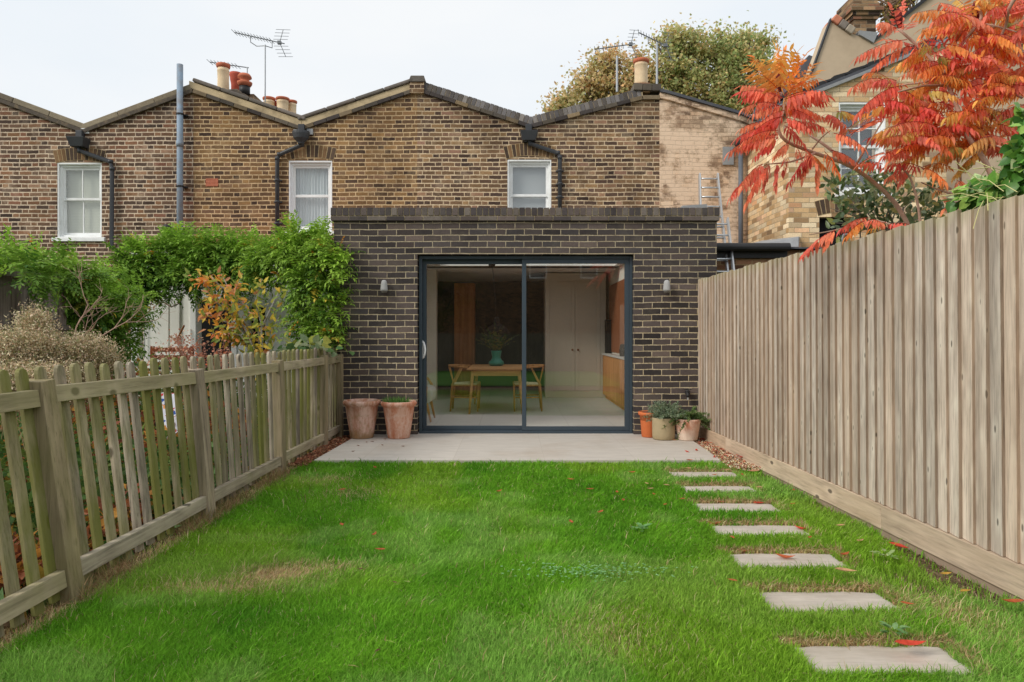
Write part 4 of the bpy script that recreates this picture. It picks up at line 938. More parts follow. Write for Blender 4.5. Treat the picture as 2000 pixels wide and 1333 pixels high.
def potprof(rb, rt, h, rim=.028, rh=.05):
    return [(rb * .96, 0), (rb, .008), (rb + (rt - rb) * .5, h * .45), (rt - .004, h - rh - .02), (rt + .004, h - rh - .012), (rt + rim * .55, h - rh), (rt + rim, h - rh * .55), (rt + rim * .8, h - .008), (rt + rim * .3, h), (rt - .012, h - .006), (rt - .02, h - .04), (rt - .04, h - .22)]
y1p = 8.14
PA = rimpot(potprof(.135, .195, .445), X(707, y1p), y1p, 'p', 'large empty weathered clay pot nearest the picket fence', mClayA, seed=1)
PB = rimpot(potprof(.13, .188, .435), X(779, 8.13), 8.13, 'p', 'large pinkish clay pot with short green shoots beside the door frame', mClayB, seed=2)
for (pp, xx, yy, zz, r) in ((PA, X(707, y1p), y1p, .26, .16), (PB, X(779, 8.13), 8.13, .385, .178)):
    mb = MB(); mb.lathe([(r, 0), (r, .012), (.01, .02)], (xx, yy, zz), 24); mb.build('soil', mSoil if pp is PB else mClayA, pp)
PC = rimpot([(.085, 0), (.09, .006), (.108, .24), (.112, .255), (.128, .262), (.132, .29), (.126, .30), (.115, .298), (.108, .2)], X(1268, 8.2), 8.2, 'p', 'smallest bright orange terracotta pot, closest to the door', mClayC, seed=3)
mb = MB(); mb.lathe([(.098, 0), (.102, .07), (.094, .07), (.09, .03)], (X(1268, 8.2) + .01, 8.2, .225), 24); mb.build('inner_plastic_pot', mBlack, PC, smooth=True)
PD = rimpot([(.118, 0), (.126, .01), (.131, .06), (.133, .235), (.130, .252), (.118, .252), (.112, .2)], X(1296, 8.02), 8.02, 'p', 'straight-sided grey-beige stoneware pot holding a lavender bush', mClayD, seed=4)
PE = rimpot([(.108, 0), (.112, .008), (.150, .22), (.154, .238), (.148, .246), (.136, .244), (.130, .19)], X(1343, 7.98), 7.98, 'p', 'lime-bleached clay pot with trailing rosemary beside the board fence', mClayE, seed=5)
for (pp, xx, yy, zz, r) in ((PD, X(1296, 8.02), 8.02, .2, .114), (PE, X(1343, 7.98), 7.98, .2, .13)):
    mb = MB(); mb.lathe([(r, 0), (r, .012), (.01, .02)], (xx, yy, zz), 24); mb.build('soil', mSoil, pp)
def needles(name, parent, c, n, dirs, L, W_, cols, seed, nst=60, stemc=None, leafL=.03, spread=1.0, curve=.3):
    """bush of narrow leaves along stems"""
    rg = np.random.default_rng(seed); d = nrm(dirs(rg, nst)); ln = L[0] + (L[1] - L[0]) * rg.random((nst, 1))
    s = rg.random((n, 1)) ** .8; k = rg.integers(0, nst, n)
    droop = np.array([0, 0, -1.]) * curve
    Bp = np.array(c) + (d * ln)[k] * s + droop * (s ** 2) * ln[k] + rg.normal(0, .004, (n, 3))
    D = nrm(d[k] * .6 + rg.normal(0, .6 * spread, (n, 3)))
    v = leaflets(Bp, D, rg.normal(0, 1, (n, 3)), leafL * rg.uniform(.6, 1.2, n), W_, pick(rg, cols, n, .2))
    st = []
    V = []; Q = []
    for i in range(nst):
        for t in np.linspace(0, 1, 5):
            p = np.array(c) + d[i] * ln[i] * t + droop * t * t * ln[i]; V += [p - (.002, 0, 0), p + (.002, 0, 0)]
        Q += [(i * 10 + 2 * j, i * 10 + 2 * j + 2, i * 10 + 2 * j + 3, i * 10 + 2 * j + 1) for j in range(4)]
    st = (np.array(V), [np.array(Q)], np.tile(stemc or C(110, 96, 70), (len(V), 1)))
    v = join([v, st]); return np_mesh(name, v[0], v[1], mFoil, v[2], parent)
Lv = thing('lavender_bush', 'rounded grey-green lavender growing in the stoneware pot', 'plant', (X(1301, 8.02), 8.02, .21))
needles('foliage', Lv, (X(1301, 8.02), 8.02, .205), 7500, lambda r, n: np.stack([r.normal(0, .62, n), r.normal(0, .5, n), r.uniform(.45, 1.4, n)], 1), (.22, .36), .008, [C(150, 168, 138), C(130, 150, 122), C(170, 184, 156), C(110, 128, 98)], 1, 110, spread=.8)
Rm = thing('rosemary_bush', 'spiky green rosemary trailing over the rim of the limed pot', 'plant', (X(1345, 7.98), 7.98, .21))
needles('foliage', Rm, (X(1346, 7.98), 7.98, .205), 6500, lambda r, n: np.stack([r.normal(0, 1.0, n), r.normal(0, .7, n), r.uniform(.1, 1.6, n)], 1), (.2, .38), .009, [C(120, 146, 88), C(100, 130, 72), C(150, 170, 112), C(84, 112, 62)], 2, 70, curve=.55, spread=.6)
Ch = thing('chives', 'low tuft of green shoots in the pinkish clay pot', 'plant', (X(779, 8.13), 8.13, .39))
rg = np.random.default_rng(3); n = 420; a = rg.random(n) * 2 * pi; r = .165 * np.sqrt(rg.random(n)); cxx = X(775, 8.13)
v = leaflets(np.stack([cxx + r * np.cos(a), 8.13 + r * np.sin(a), np.full(n, .39)], 1), np.stack([rg.normal(0, .35, n), rg.normal(0, .35, n), np.ones(n)], 1), rg.normal(0, 1, (n, 3)), rg.uniform(.05, .12, n), .008, pick(rg, [C(96, 142, 66), C(74, 120, 52), C(130, 170, 90)], n))
np_mesh('shoots', v[0], v[1], mFoil, v[2], Ch)

# ---------------------------------------------------------------- ground
yP = 6.70       # front edge of the patio
mPatio = tiles('porcelain_paving', C(200, 193, 184), .9, C(182, 173, 162), .0022, x0=.08, y0=.1, rough=.75, pitchy=.9, var=.09, spec=.25, tint=C(176, 160, 142))
mb = MB(); mb.prism([(X(613, yP), yP), (2.05, yP), (2.12, DE + .1), (-1.88, DE + .1)], -.12, 0.0, 'z')
tag(mb.build('patio', mPatio, bevel=.003), kind='structure')
def groundmat():
    g = G('earth'); p = g.pos(); n = g.noise(p, 7, 6, .7); n2 = g.noise(p, 60, 4, .7)
    c = g.mix(g.ramp(n, [(.35, 0.), (.65, 1.)]), C(92, 76, 58), C(128, 110, 88)); c = g.mix(1.0, c, g.ramp(n2, [(.3, .7), (.7, 1.2)]), 'MULTIPLY')
    return g.done(g.bsdf(c, .95, n2, .7, .01, 0, .1))
def fx(y): return 2.60 - .0368 * y      # line of the board fence
def gz(x, y):
    """lawn surface"""
    x = np.asarray(x, float); y = np.asarray(y, float)
    z = -.047 + .012 * (vnoise(x, y, 1.3, 3) - .5) + .006 * (vnoise(x, y, 6, 4) - .5)
    e = np.clip((x - (fx(y) - .38)) / .3, 0, 1); z = z - .035 * e
    el = np.clip((-1.95 - x) / .15, 0, 1); z = z - .01 * el
    return z
nx, ny = 90, 150
gx = np.linspace(-2.6, 2.75, nx); gy = np.linspace(.5, 8.45, ny); GX, GY = np.meshgrid(gx, gy)
GZ = gz(GX, GY); GZ[(GY > yP - .02) & (GX > -2.0) & (GX < 2.1)] = -.06
V = np.stack([GX, GY, GZ], -1).reshape(-1, 3); ii = (np.arange(ny - 1)[:, None] * nx + np.arange(nx - 1)[None]).reshape(-1)
mEarth = groundmat()
tag(np_mesh('lawn_soil', V, [np.stack([ii, ii + 1, ii + nx + 1, ii + nx], 1)], mEarth, None, smooth=True), kind='structure')
mb = MB(); mb.add([(-400, -400, -.16), (400, -400, -.16), (400, 600, -.16), (-400, 600, -.16)], [(0, 1, 2, 3)])
g = G('far_ground'); n = g.noise(g.pos(), 2.5, 5); tag(mb.build('ground', g.done(g.bsdf(g.mix(n, C(92, 98, 60), C(70, 84, 44)), .95))), kind='structure')
# stepping stones
stones = []
mSt = tiles('stone_slab', C(196, 187, 176), 5.0, C(190, 180, 166), .0001, x0=.3, y0=.2, rough=.85, var=.13, tint=C(150, 136, 114))
names_ = ['nearest pale stepping stone with a red leaf on its far edge', 'second nearest stepping stone, dry grass curling at its right corner', 'third stepping stone from the camera, two red leaves lying on it',
          'fourth stepping stone from the camera with a red leaf at its right end', 'middle-distance stepping stone, fifth from the camera', 'sixth stepping stone from the camera, a thin pale sliver', 'farthest stepping stone, nearly swallowed by grass before the patio']
for k in range(7):
    yf_ = 2.80 + .585 * k; xl = 1.130 + .050 * k; L_ = .628 - .003 * k; D_ = .27 if k else .26
    s_ = thing('stepping_stone', names_[k], 'stepping stone', (xl + .3, yf_ - .15, -.09), group='stepping stones in the lawn')
    rr = random.Random(k); skew = -.02 + rr.uniform(-.01, .01)
    mb = MB(); j = [rr.uniform(-.008, .008) for _ in range(8)]
    out_ = []; rnd2 = random.Random(50 + k)
    cs = [(xl, yf_ - D_), (xl + L_, yf_ - D_), (xl + L_, yf_), (xl, yf_)]
    for q in range(4):
        (xa_, ya_), (xb_, yb_) = cs[q], cs[(q + 1) % 4]
        for s2 in range(8):
            t = (s2 + .5) / 8; e_ = .030 * (abs(2 * t - 1) ** 5)          # worn corners
            nx_, ny_ = -(yb_ - ya_), (xb_ - xa_); ln_ = math.hypot(nx_, ny_); e_ += rnd2.uniform(-.006, .006)
            out_.append((xa_ + (xb_ - xa_) * t + nx_ / ln_ * e_, ya_ + (yb_ - ya_) * t + ny_ / ln_ * e_))
    mb.prism(out_, -.09, -.037, 'z')
    mb.build('slab', mSt, s_, bevel=.005)
    stones.append((xl, xl + L_, yf_ - D_, yf_))

# ---------------------------------------------------------------- board fence on the right
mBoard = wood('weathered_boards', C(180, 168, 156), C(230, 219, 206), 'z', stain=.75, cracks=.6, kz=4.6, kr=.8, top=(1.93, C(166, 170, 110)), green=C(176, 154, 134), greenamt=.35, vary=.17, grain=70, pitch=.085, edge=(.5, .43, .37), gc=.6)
mGrav = wood('gravel_board', C(180, 160, 138), C(214, 196, 174), 'y', vary=.15, grain=45, pitch=.14)
BF = thing('board_fence', 'tall grey-brown feather-edge board fence on the right of the lawn', 'fence', (fx(5), 5, -.08))
pitch = .1; y = 8.36; k = 0; rr = random.Random(5)
th = math.atan(.0368)
while y > 1.0:
    zt_ = 1.905 + rr.uniform(-.009, .009) + .004 * sin(y * 2.1); mb = MB(); mb.cur = bt(rr)
    tlt = .018 + rr.uniform(-.004, .004); xo = rr.uniform(-.002, .002)
    # thick edge towards the camera (y - ...), thin edge tucked under the next board
    ya, yb = y - pitch - .004, y + .022
    def q(yy, off): return fx(yy) + off + xo
    zb = .125
    mb.hexa([(q(ya, -.026), ya, zb), (q(yb, -.004), yb, zb), (q(yb, .0), yb, zb), (q(ya, .0), ya, zb),
             (q(ya + tlt, -.026), ya + tlt, zt_), (q(yb + tlt, -.004), yb + tlt, zt_), (q(yb + tlt, .0), yb + tlt, zt_), (q(ya + tlt, .0), ya + tlt, zt_)])
    # lead the next board's thin edge behind this one: shift successive boards by nothing, wedge shape does it
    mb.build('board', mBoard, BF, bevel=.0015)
    y -= pitch * (1 + rr.uniform(-.07, .07)); k += 1
for (ya, yb) in ((8.36, 7.35), (7.35, 4.45), (4.45, 1.0)):
    mb = MB(); mb.cur = bt(rr)
    for zz0, zz1, o1 in ((-.035, .122, -.012),):
        mb.hexa([(fx(ya) + o1 - .02, ya, zz0), (fx(yb) + o1 - .02, yb + .003, zz0), (fx(yb) + .012, yb + .003, zz0), (fx(ya) + .012, ya, zz0), (fx(ya) + o1 - .02, ya, zz1), (fx(yb) + o1 - .02, yb + .003, zz1), (fx(yb) + .012, yb + .003, zz1), (fx(ya) + .012, ya, zz1)])
    mb.build('gravel_board', mGrav, BF, bevel=.003)
mb = MB(); ya, yb = 8.36, 1.0; o1 = -.018
mb.hexa([(fx(ya) + o1, ya, -.16), (fx(yb) + o1, yb, -.16), (fx(yb) + .03, yb, -.16), (fx(ya) + .03, ya, -.16), (fx(ya) + o1, ya, -.04), (fx(yb) + o1, yb, -.04), (fx(yb) + .03, yb, -.04), (fx(ya) + .03, ya, -.04)])
mb.build('concrete_base', plain('damp_concrete', C(160, 140, 122), .95, .15, 8, bump=.3), BF)
mb = MB()
for zz in (.35, 1.05, 1.7): mb.hexa([(fx(ya) + .02, ya, zz), (fx(yb) + .02, yb, zz), (fx(yb) + .07, yb, zz), (fx(ya) + .07, ya, zz), (fx(ya) + .02, ya, zz + .07), (fx(yb) + .02, yb, zz + .07), (fx(yb) + .07, yb, zz + .07), (fx(ya) + .07, ya, zz + .07)])
mb.build('back_rail', mGrav, BF)

# ---------------------------------------------------------------- picket fence on the left
mPick = wood('mossy_pickets', C(130, 121, 107), C(192, 181, 163), 'z', stain=.8, cracks=.6, green=C(112, 116, 46), greenamt=.85, vary=.3, grain=60, pitch=.16, gc=.5)
mRail = wood('fence_rails', C(146, 137, 119), C(190, 180, 159), 'y', stain=.5, green=C(146, 144, 92), greenamt=.4, vary=.15, grain=45, pitch=.2, gc=.55)
mPost = wood('fence_posts', C(134, 121, 105), C(182, 167, 146), 'z', cracks=.6, gc=.5, green=C(134, 132, 76), greenamt=.5, vary=.12, grain=38, pitch=.3)
PF = thing('picket_fence', 'weathered round-topped picket fence leaning outwards on the left', 'fence', (-2.12, 5, 0))
def lean(y): return -.15 * min(1.35, max(0, (6.9 - y) / 3.6))
def lx(x, y, z): return x + lean(y) * z / 1.05
rr = random.Random(11)
def slab_y(mb, xa, xb, ya, yb, za, zb, za2=None, zb2=None):
    """board running along y between two heights, following the lean"""
    za2 = za if za2 is None else za2; zb2 = zb if zb2 is None else zb2
    mb.hexa([(lx(xa, ya, za), ya, za), (lx(xb, ya, za), ya, za), (lx(xb, yb, za2), yb, za2), (lx(xa, yb, za2), yb, za2), (lx(xa, ya, zb), ya, zb), (lx(xb, ya, zb), ya, zb), (lx(xb, yb, zb2), yb, zb2), (lx(xa, yb, zb2), yb, zb2)])
posts = [8.36, 7.66, 6.24, 4.74, 3.27, 1.75, .3]
pth = [.99, 1.0, 1.0, .995, 1.02, 1.0, 1.0]
for i, py_ in enumerate(posts):
    mb = MB(); mb.cur = bt(rr); zt_ = pth[i]; x0_, x1_ = -2.175, -2.075
    mb.hexa([(lx(x0_, py_, -.1), py_ - .05, -.1), (lx(x1_, py_, -.1), py_ - .05, -.1), (lx(x1_, py_, -.1), py_ + .05, -.1), (lx(x0_, py_, -.1), py_ + .05, -.1),
             (lx(x0_, py_, zt_), py_ - .05, zt_ - .004), (lx(x1_, py_, zt_), py_ - .05, zt_ - .008), (lx(x1_, py_, zt_), py_ + .05, zt_), (lx(x0_, py_, zt_), py_ + .05, zt_ + .003)])
    mb.build('post', mPost, PF, bevel=.004)
for ya, yb in zip(posts, posts[1:]):
    for (z0_, z1_) in ((.895, .975), (.045, .125)):
        mb = MB(); mb.cur = bt(rr); j = rr.uniform(-.012, .012)
        slab_y(mb, -2.128, -2.088, yb + .052, ya - .052, z0_ + j, z1_ + j, z0_, z1_); mb.build('rail', mRail, PF, bevel=.003)
y = 8.28; 
while y > .35:
    if all(abs(y - p_) > .0 for p_ in posts):
        mb = MB(); mb.cur = bt(rr); hw = .0315; zt_ = 1.08 + rr.uniform(-.008, .008); zb_ = -.02 + rr.uniform(-.01, .02); dl = rr.uniform(-.006, .006); xo = rr.uniform(-.003, .003)
        outline = [(-hw, zb_), (hw, zb_), (hw, zt_ - .035), (hw * .9, zt_ - .017), (hw * .62, zt_ - .005), (hw * .25, zt_), (-hw * .25, zt_), (-hw * .62, zt_ - .005), (-hw * .9, zt_ - .017), (-hw, zt_ - .035)]
        vs = []
        for xx in (-2.152, -2.130):
            for (a_, z_) in outline: vs.append((lx(xx, y, z_) + xo, y + a_ + dl * z_, z_))
        n = len(outline)
        mb.add(vs, [tuple(range(n)), tuple(range(2 * n - 1, n - 1, -1))] + [(i, i + n, (i + 1) % n + n, (i + 1) % n) for i in range(n)])
        mb.build('picket', mPick, PF, bevel=.003)
    y -= .121

# ---------------------------------------------------------------- ladder
def ladder_parts():
    LD = thing('aluminium_ladder', 'aluminium extension ladder leaning behind the extension against the cream gable', 'ladder', (2.7, 10, .8))
    top_l = np.array(P(1365, 341, 11.6)); top_r = np.array(P(1401, 341, 11.6)); bl = np.array(P(1388, 545, 9.2)); br = np.array(P(1432, 545, 9.2))
    bl[0] = top_l[0] - .02; br[0] = top_r[0] + .02
    bl = np.array((2.60, 9.35, Z(545, 9.35))); br = np.array((2.60 + .36, 9.35, Z(545, 9.35)))
    tl = np.array((X(1366, 11.3), 11.3, Z(341, 11.3))); tr_ = np.array((X(1401, 11.3), 11.3, Z(341, 11.3)))
    for nm, (a1, a2, b1, b2), off in (('upper_section', (bl, br, tl, tr_), 0), ('lower_section', (bl, br, bl + (tl - bl) * .52, br + (tr_ - br) * .52), 1)):
        o_ = np.array((.055, -.09, .0)) * off
        a1, a2, b1, b2 = a1 + o_, a2 + o_, b1 + o_, b2 + o_
        mb = MB(); mb.bar(a1, b1, .026, .06, (0, -1, 0)); mb.bar(a2, b2, .026, .06, (0, -1, 0)); s_ = mb.build('stile', mAlu, LD, bevel=.003)
        s_.name = 'ladder_section'
        L = np.linalg.norm(b1 - a1); n = int(L / .27)
        for k in range(n):
            mb = MB(); t = (k + .5) / n; mb.tube([a1 + (b1 - a1) * t, a2 + (b2 - a2) * t], .014, 8); mb.build('rung', mAlu, s_, smooth=True)
ladder_parts()
# ---------------------------------------------------------------- tv antennas
mAnt = plain('aerial_metal', C(128, 132, 136), .5, .1, metal=.3)
def aerial(label, px, ptop, pbot, d, boom, nel, tilt, parent_lbl=None, kind='grid', r=.022, brk=True):
    A_ = thing('tv_aerial', label, 'aerial', P(px, pbot, d), group='roof aerials')
    b = P(px, pbot, d); t = P(px, ptop, d)
    mb = MB(); mb.tube([b, t], r * .62, 8); mb.build('mast', mGalv, A_)
    (ax_, ay_), (bx_, by_) = boom; a0 = np.array(P(ax_, ay_, d)); b0 = np.array(P(bx_, by_, d + .15))
    m2 = MB(); m2.bar(a0, b0, .016, .016)
    for k in range(nel):
        p_ = a0 + (b0 - a0) * (k / nel) * .8; m2.tube([p_ + (-.025, -.09, .022), p_ + (.025, .09, -.022)], .005, 5)
    dn = nrm(b0 - a0)
    if kind == 'grid':      # reflector of crossed rods at the back of the boom
        e = a0 + (b0 - a0) * .9
        for sgn in (1, -1):
            q = e + np.array((0.02 + .05 * (sgn < 0), 0, sgn * .27)) + dn * .05
            m2.tube([e, q], .007, 5)
            for k in range(1, 5):
                c_ = e + (q - e) * k / 4; m2.tube([c_ + (-.11, -.1, -.04), c_ + (.11, .1, .04)], .0045, 5)
        m2.box(e[0] - .04, e[0] + .03, e[1] - .03, e[1] + .03, e[2] - .03, e[2] + .03)
    m2.build('yagi', mAnt, A_)
    if brk:
        c_ = np.array(t); mid = a0 + (b0 - a0) * .32; mid2 = a0 + (b0 - a0) * .75
        m3 = MB(); m3.tube([mid, mid + (0, 0, -.12), mid + (.12, 0, -.2), c_ + (0, 0, -.02), mid2 + (0, 0, -.14), mid2], .009, 6); m3.build('cradle', mAnt, A_)
    return A_
aerial('tall roof aerial with long boom and grid reflector on a slender mast', 518, 88, 200, 13.5, ((458, 64), (556, 86)), 13, 0)
aerial('small low aerial poking out behind the cream and red chimney pots', 483, 132, 160, 13.9, ((410, 122), (486, 133)), 9, 0, kind='none', brk=False, r=.02)
aerial('leaning pale aerial against the autumn tree, left of the cream pot', 1205, 110, 180, 13.2, ((1162, 97), (1240, 86)), 8, 0, kind='grid', brk=False, r=.035)
aerial('tall aerial on a pale mast just right of the cream chimney pot', 1283, 84, 180, 13.2, ((1247, 64), (1306, 92)), 9, 0, r=.035)
# ================================================================ neighbour's house extension on the left
dn_ = 10.2
def Xn(px): return X(px, dn_)
def Zn(py): return Z(py, dn_)
Nb = thing('garden_room', 'white painted lean-to with dark doorway hidden under the wisteria', 'lean-to', (-4, dn_, 0))
mOldW = plain('old_white_paint', C(236, 236, 230), .7, .04, 1.2, dirt=C(196, 196, 186), dirtamt=.4)
xL, xR = X(256, dn_), X(648, dn_) ; zT = Zn(480)
mb = MB(); wall(mb, [(xL, zT), (xR, zT)], dn_, .15, -.2, [(Xn(268), Xn(281), -.2, Zn(560)), (Xn(385), Xn(454), -.2, Zn(586)), (Xn(484), Xn(520), Zn(692), Zn(600))]); clean_wall(mb, 'wall', mOldW, Nb)
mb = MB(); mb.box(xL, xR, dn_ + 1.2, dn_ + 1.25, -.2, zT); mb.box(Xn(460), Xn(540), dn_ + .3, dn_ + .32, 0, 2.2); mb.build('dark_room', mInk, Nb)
mb = MB(); mb.hexa([(xL, dn_ - .15, zT), (xR + .0, dn_ - .15, zT), (xR, D2, zT + .3), (xL, D2, zT + .3), (xL, dn_ - .15, zT + .06), (xR, dn_ - .15, zT + .06), (xR, D2, zT + .36), (xL, D2, zT + .36)]); mb.build('roof', plain('clay_tile', C(150, 96, 76), .9, .2, 20), Nb)
for (a, b) in ((284, 331), (334, 352)):
    mb = MB(); mb.box(Xn(a), Xn(b), dn_ - .03, dn_ - .002, -.1, Zn(570)); d1 = mb.build('door', mOldW, Nb, bevel=.004)
for (a, b) in ((374, 385), (454, 464), (468, 484), (520, 524), (571, 578)):
    mb = MB(); mb.box(Xn(a), Xn(b), dn_ - .045, dn_ - .002, -.1, Zn(565)); mb.build('frame_post', mWhite, Nb, bevel=.003)
mb = MB(); mb.box(Xn(480), Xn(524), dn_ - .05, dn_ - .002, Zn(700), Zn(690)); mb.build('window_sill', mWhite, Nb)
mb = MB(); mb.tube([(Xn(287), dn_ - .06, Zn(700)), (Xn(287), dn_ - .06, Zn(618))], .006, 6); mb.build('bolt_rod', mBlackD, Nb)
mb = MB(); mb.tube([P(342, 672, 10.0), P(360, 636, 10.1)], .014, 8); tag(mb.build('broom_handle', mWal), 'dark wooden broom handle leaning on the white door behind the bench', 'broom')
# bench
Bn = thing('garden_bench', 'reddish brown slatted garden bench against the white doors', 'bench', (X(320, 9.3), 9.3, -.1))
mBn = wood('bench_wood', C(120, 66, 40), C(150, 88, 58), 'x', knots=False, vary=.1)
x0_, x1_ = X(284, 9.3), X(368, 9.3)
mb = MB()
for zz in (Z(684, 9.3), Z(699, 9.3), Z(713, 9.3)): mb.cur = bt(rr); mb.box(x0_ + .04, x1_ - .04, 9.42, 9.445, zz - .03, zz + .03)
mb.build('backrest', mBn, Bn, bevel=.004)
mb = MB(); 
for k in range(5): mb.cur = bt(rr); mb.box(x0_, x1_, 9.0 + .085 * k, 9.07 + .085 * k, .36, .385)
mb.build('seat', mBn, Bn)
for xx in (x0_, x1_ - .04):
    for yy in (9.0, 9.42):
        mb = MB(); mb.cur = bt(rr); mb.box(xx, xx + .045, yy, yy + .045, -.12, .36 if yy < 9.2 else Z(677, 9.3)); mb.build('leg', mBn, Bn, bevel=.004)
# patterned cushion chair glimpsed between the pickets
Cl = thing('patterned_cushion', 'white cushion printed with red and blue seen between the pickets', 'cushion', (X(325, 6.6), 6.6, .5))
g = G('printed_cloth'); vo = g.n('ShaderNodeTexVoronoi', {'Scale': 28.0}); g.set(vo.inputs['Vector'], g.obj())
sepv = g.n('ShaderNodeSeparateColor', {0: vo.outputs['Color']}); cm = g.ramp(sepv.outputs[0], [(0, C(214, 216, 226)), (.45, C(216, 218, 226)), (.5, C(190, 70, 70)), (.65, C(60, 90, 160)), (.8, C(220, 150, 90)), (.85, C(214, 216, 226))], 'CONSTANT')
mCl = g.done(g.bsdf(cm, .9))
mb = MB(); a = np.array(P(306, 792, 6.6)); mb.hexa([P(308, 860, 6.3), P(352, 862, 6.3), P(352, 862, 6.6), P(308, 860, 6.6), P(306, 768, 6.6), P(350, 768, 6.6), P(350, 768, 6.75), P(306, 768, 6.75)]); mb.build('cushion', mCl, Cl, bevel=.04)
Stl = thing('metal_garden_chair', 'dark folding garden chair frame holding the patterned cushion', 'chair', (X(330, 6.7), 6.75, -.1))
mb = MB()
for px in (305, 354): mb.tube([P(px, 720, 6.85), P(px, 860, 6.62), (X(px, 6.6), 6.9, -.1)], .012, 8); mb.tube([P(px, 860, 6.62), (X(px, 6.3), 6.25, .3), (X(px, 6.3), 6.2, -.1)], .012, 8)
mb.tube([P(305, 720, 6.85), P(354, 720, 6.85)], .012, 8); mb.build('frame', mBlackD, Stl, smooth=True)
# green stacked planter at far left
Pl = thing('stacked_planter', 'pale green wooden stacked planter behind the near pickets', 'planter', (-3.3, 3.2, -.1))
mPlt = plain('sage_paint', C(130, 142, 122), .8, .12, 9, dirt=C(90, 96, 80), dirtamt=.6)
for k, (a, b, za, zb) in enumerate(((-3.75, -3.02, -.1, .12), (-3.7, -3.0, .13, .3), (-3.62, -2.98, .31, .47), (-3.75, -3.1, .5, .62))):
    mb = MB(); ring(mb, a, b, za, zb, 3.2, 3.26, .001, .001, .001, .001); mb = MB(); mb.box(a, b, 3.05, 3.6, za, zb); mb.build('tier', mPlt, Pl, bevel=.012)
Wc = thing('watering_can', 'dull teal green watering can behind the leaning pickets', 'watering can', (-2.75, 3.15, .45))
xw_, yw_ = X(58, 2.9), 2.95
mb = MB(); mb.lathe([(.09, 0), (.1, .01), (.09, .2), (.08, .22)], (-3.06, 3.35, .622), 20, sq=(1, .8)); mb.build('can_body', plain('teal_can', C(86, 120, 110), .5, .1), Wc, smooth=True)
mb = MB(); mb.tube([(-2.98, 3.35, .66), (-2.84, 3.35, .76), (-2.74, 3.35, .86)], [.02, .014, .012], 10); mb.build('spout', bpy.data.materials['teal_can'], Wc, smooth=True)
mb = MB(); mb.tube([(-3.14, 3.35, .66), (-3.22, 3.35, .74), (-3.19, 3.35, .86), (-3.08, 3.35, .9), (-3.0, 3.35, .84)], .009, 8); mb.build('handle', bpy.data.materials['teal_can'], Wc, smooth=True)
# dark boundary fence
mDk = wood('dark_old_boards', C(98, 93, 90), C(140, 132, 126), 'z', vary=.35, knots=False, grain=40, gc=.5, cracks=.7)
DF = thing('dark_boundary_fence', 'dark weathered board fence under the wisteria at far left', 'fence', (-4.75, 6, 0))
yy = 5.6; k = 0
while yy < 7.2:
    mb = MB(); mb.cur = bt(rr); zz = 1.80 + .02 * sin(yy * 2); mb.box(-4.77 - .012 * (k % 2), -4.755 - .012 * (k % 2), yy, yy + .118, -.1, zz); mb.build('board', mDk, DF); yy += .112; k += 1
mb = MB(); mb.cur = (.5, .5, .5); mb.box(-4.752, -4.71, 5.6, 7.3, 1.78, 1.84); mb.box(-4.752, -4.71, 5.6, 7.3, 1.28, 1.33); mb.build('rail', mDk, DF)

# ================================================================ foliage
def clump_leaves(rng, ells, dens, Lr, pairs, ll, lw, cols, light, parent, name, mat, droop=.45, sag=.25, yellow=0., inner=.35, hang=.35, per=8):
    """shoots over the surface of each mass, every shoot a spray of pinnate leaves"""
    Bs, Ts, Cs = [], [], []
    for (c, r) in ells:
        c = np.array(c); r = np.array(r); m = max(4, int(dens * (r[0] * r[2] + r[0] * r[1] + r[1] * r[2]) / per))
        u = nrm(rng.normal(0, 1, (m, 3))); u[:, 1] = np.where(u[:, 1] > .3, -u[:, 1], u[:, 1])
        rad = 1 - inner * rng.random((m, 1)) ** 1.2
        b0 = c + u * r * rad * rng.uniform(.85, 1.12, (m, 1))
        tone = np.clip((u[:, 2] + 1) / 2 * .55 + rng.random(m) * .6 - .08, 0, 1)  # upward-facing shoots lighter, lower ones darker: light from above put into leaf colour
        b = np.repeat(b0, per, 0) + rng.normal(0, .022, (m * per, 3)); uu = np.repeat(u, per, 0); n = m * per
        ax = nrm(uu * (.9, .9, .6) + np.array((0, -.3, .25)))
        out = nrm(ax * rng.uniform(.2, 1.0, (n, 1)) + rng.normal(0, .75, (n, 3)) + np.array((0, 0, -.12 - hang * .2)))
        L = rng.uniform(*Lr, (n, 1)); Bs.append(b); Ts.append(b + out * L)
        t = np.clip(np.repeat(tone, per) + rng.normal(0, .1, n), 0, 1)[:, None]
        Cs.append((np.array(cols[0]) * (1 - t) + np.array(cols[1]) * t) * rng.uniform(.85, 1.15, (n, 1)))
    B_, T_, C_ = np.concatenate(Bs), np.concatenate(Ts), np.concatenate(Cs)
    if yellow:
        m = rng.random(len(B_)) < yellow; C_[m] = pick(rng, [C(206, 186, 70), C(208, 140, 50), C(190, 186, 80)], m.sum())
    v = compound(B_, T_, rng, pairs, ll, lw, lambda s, n: C_ * rng.uniform(.88, 1.12, (n, 1)), sag=sag, droop=droop, rachcol=C(130, 140, 70), rach=.004)
    return np_mesh(name, v[0], v[1], mat, v[2], parent)
def ell(px, py, d, rx, ry, rd=None):
    s = d / F; return (P(px, py, d), (rx * s, rd if rd else (rx + ry) / 2 * s * .8, ry * s))
rng = np.random.default_rng(21)
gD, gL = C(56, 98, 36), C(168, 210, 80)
Wi = thing('wisteria', 'lush green wisteria draped along the lean-to roof and dark fence', 'climber', (-4.5, 9.6, 0))
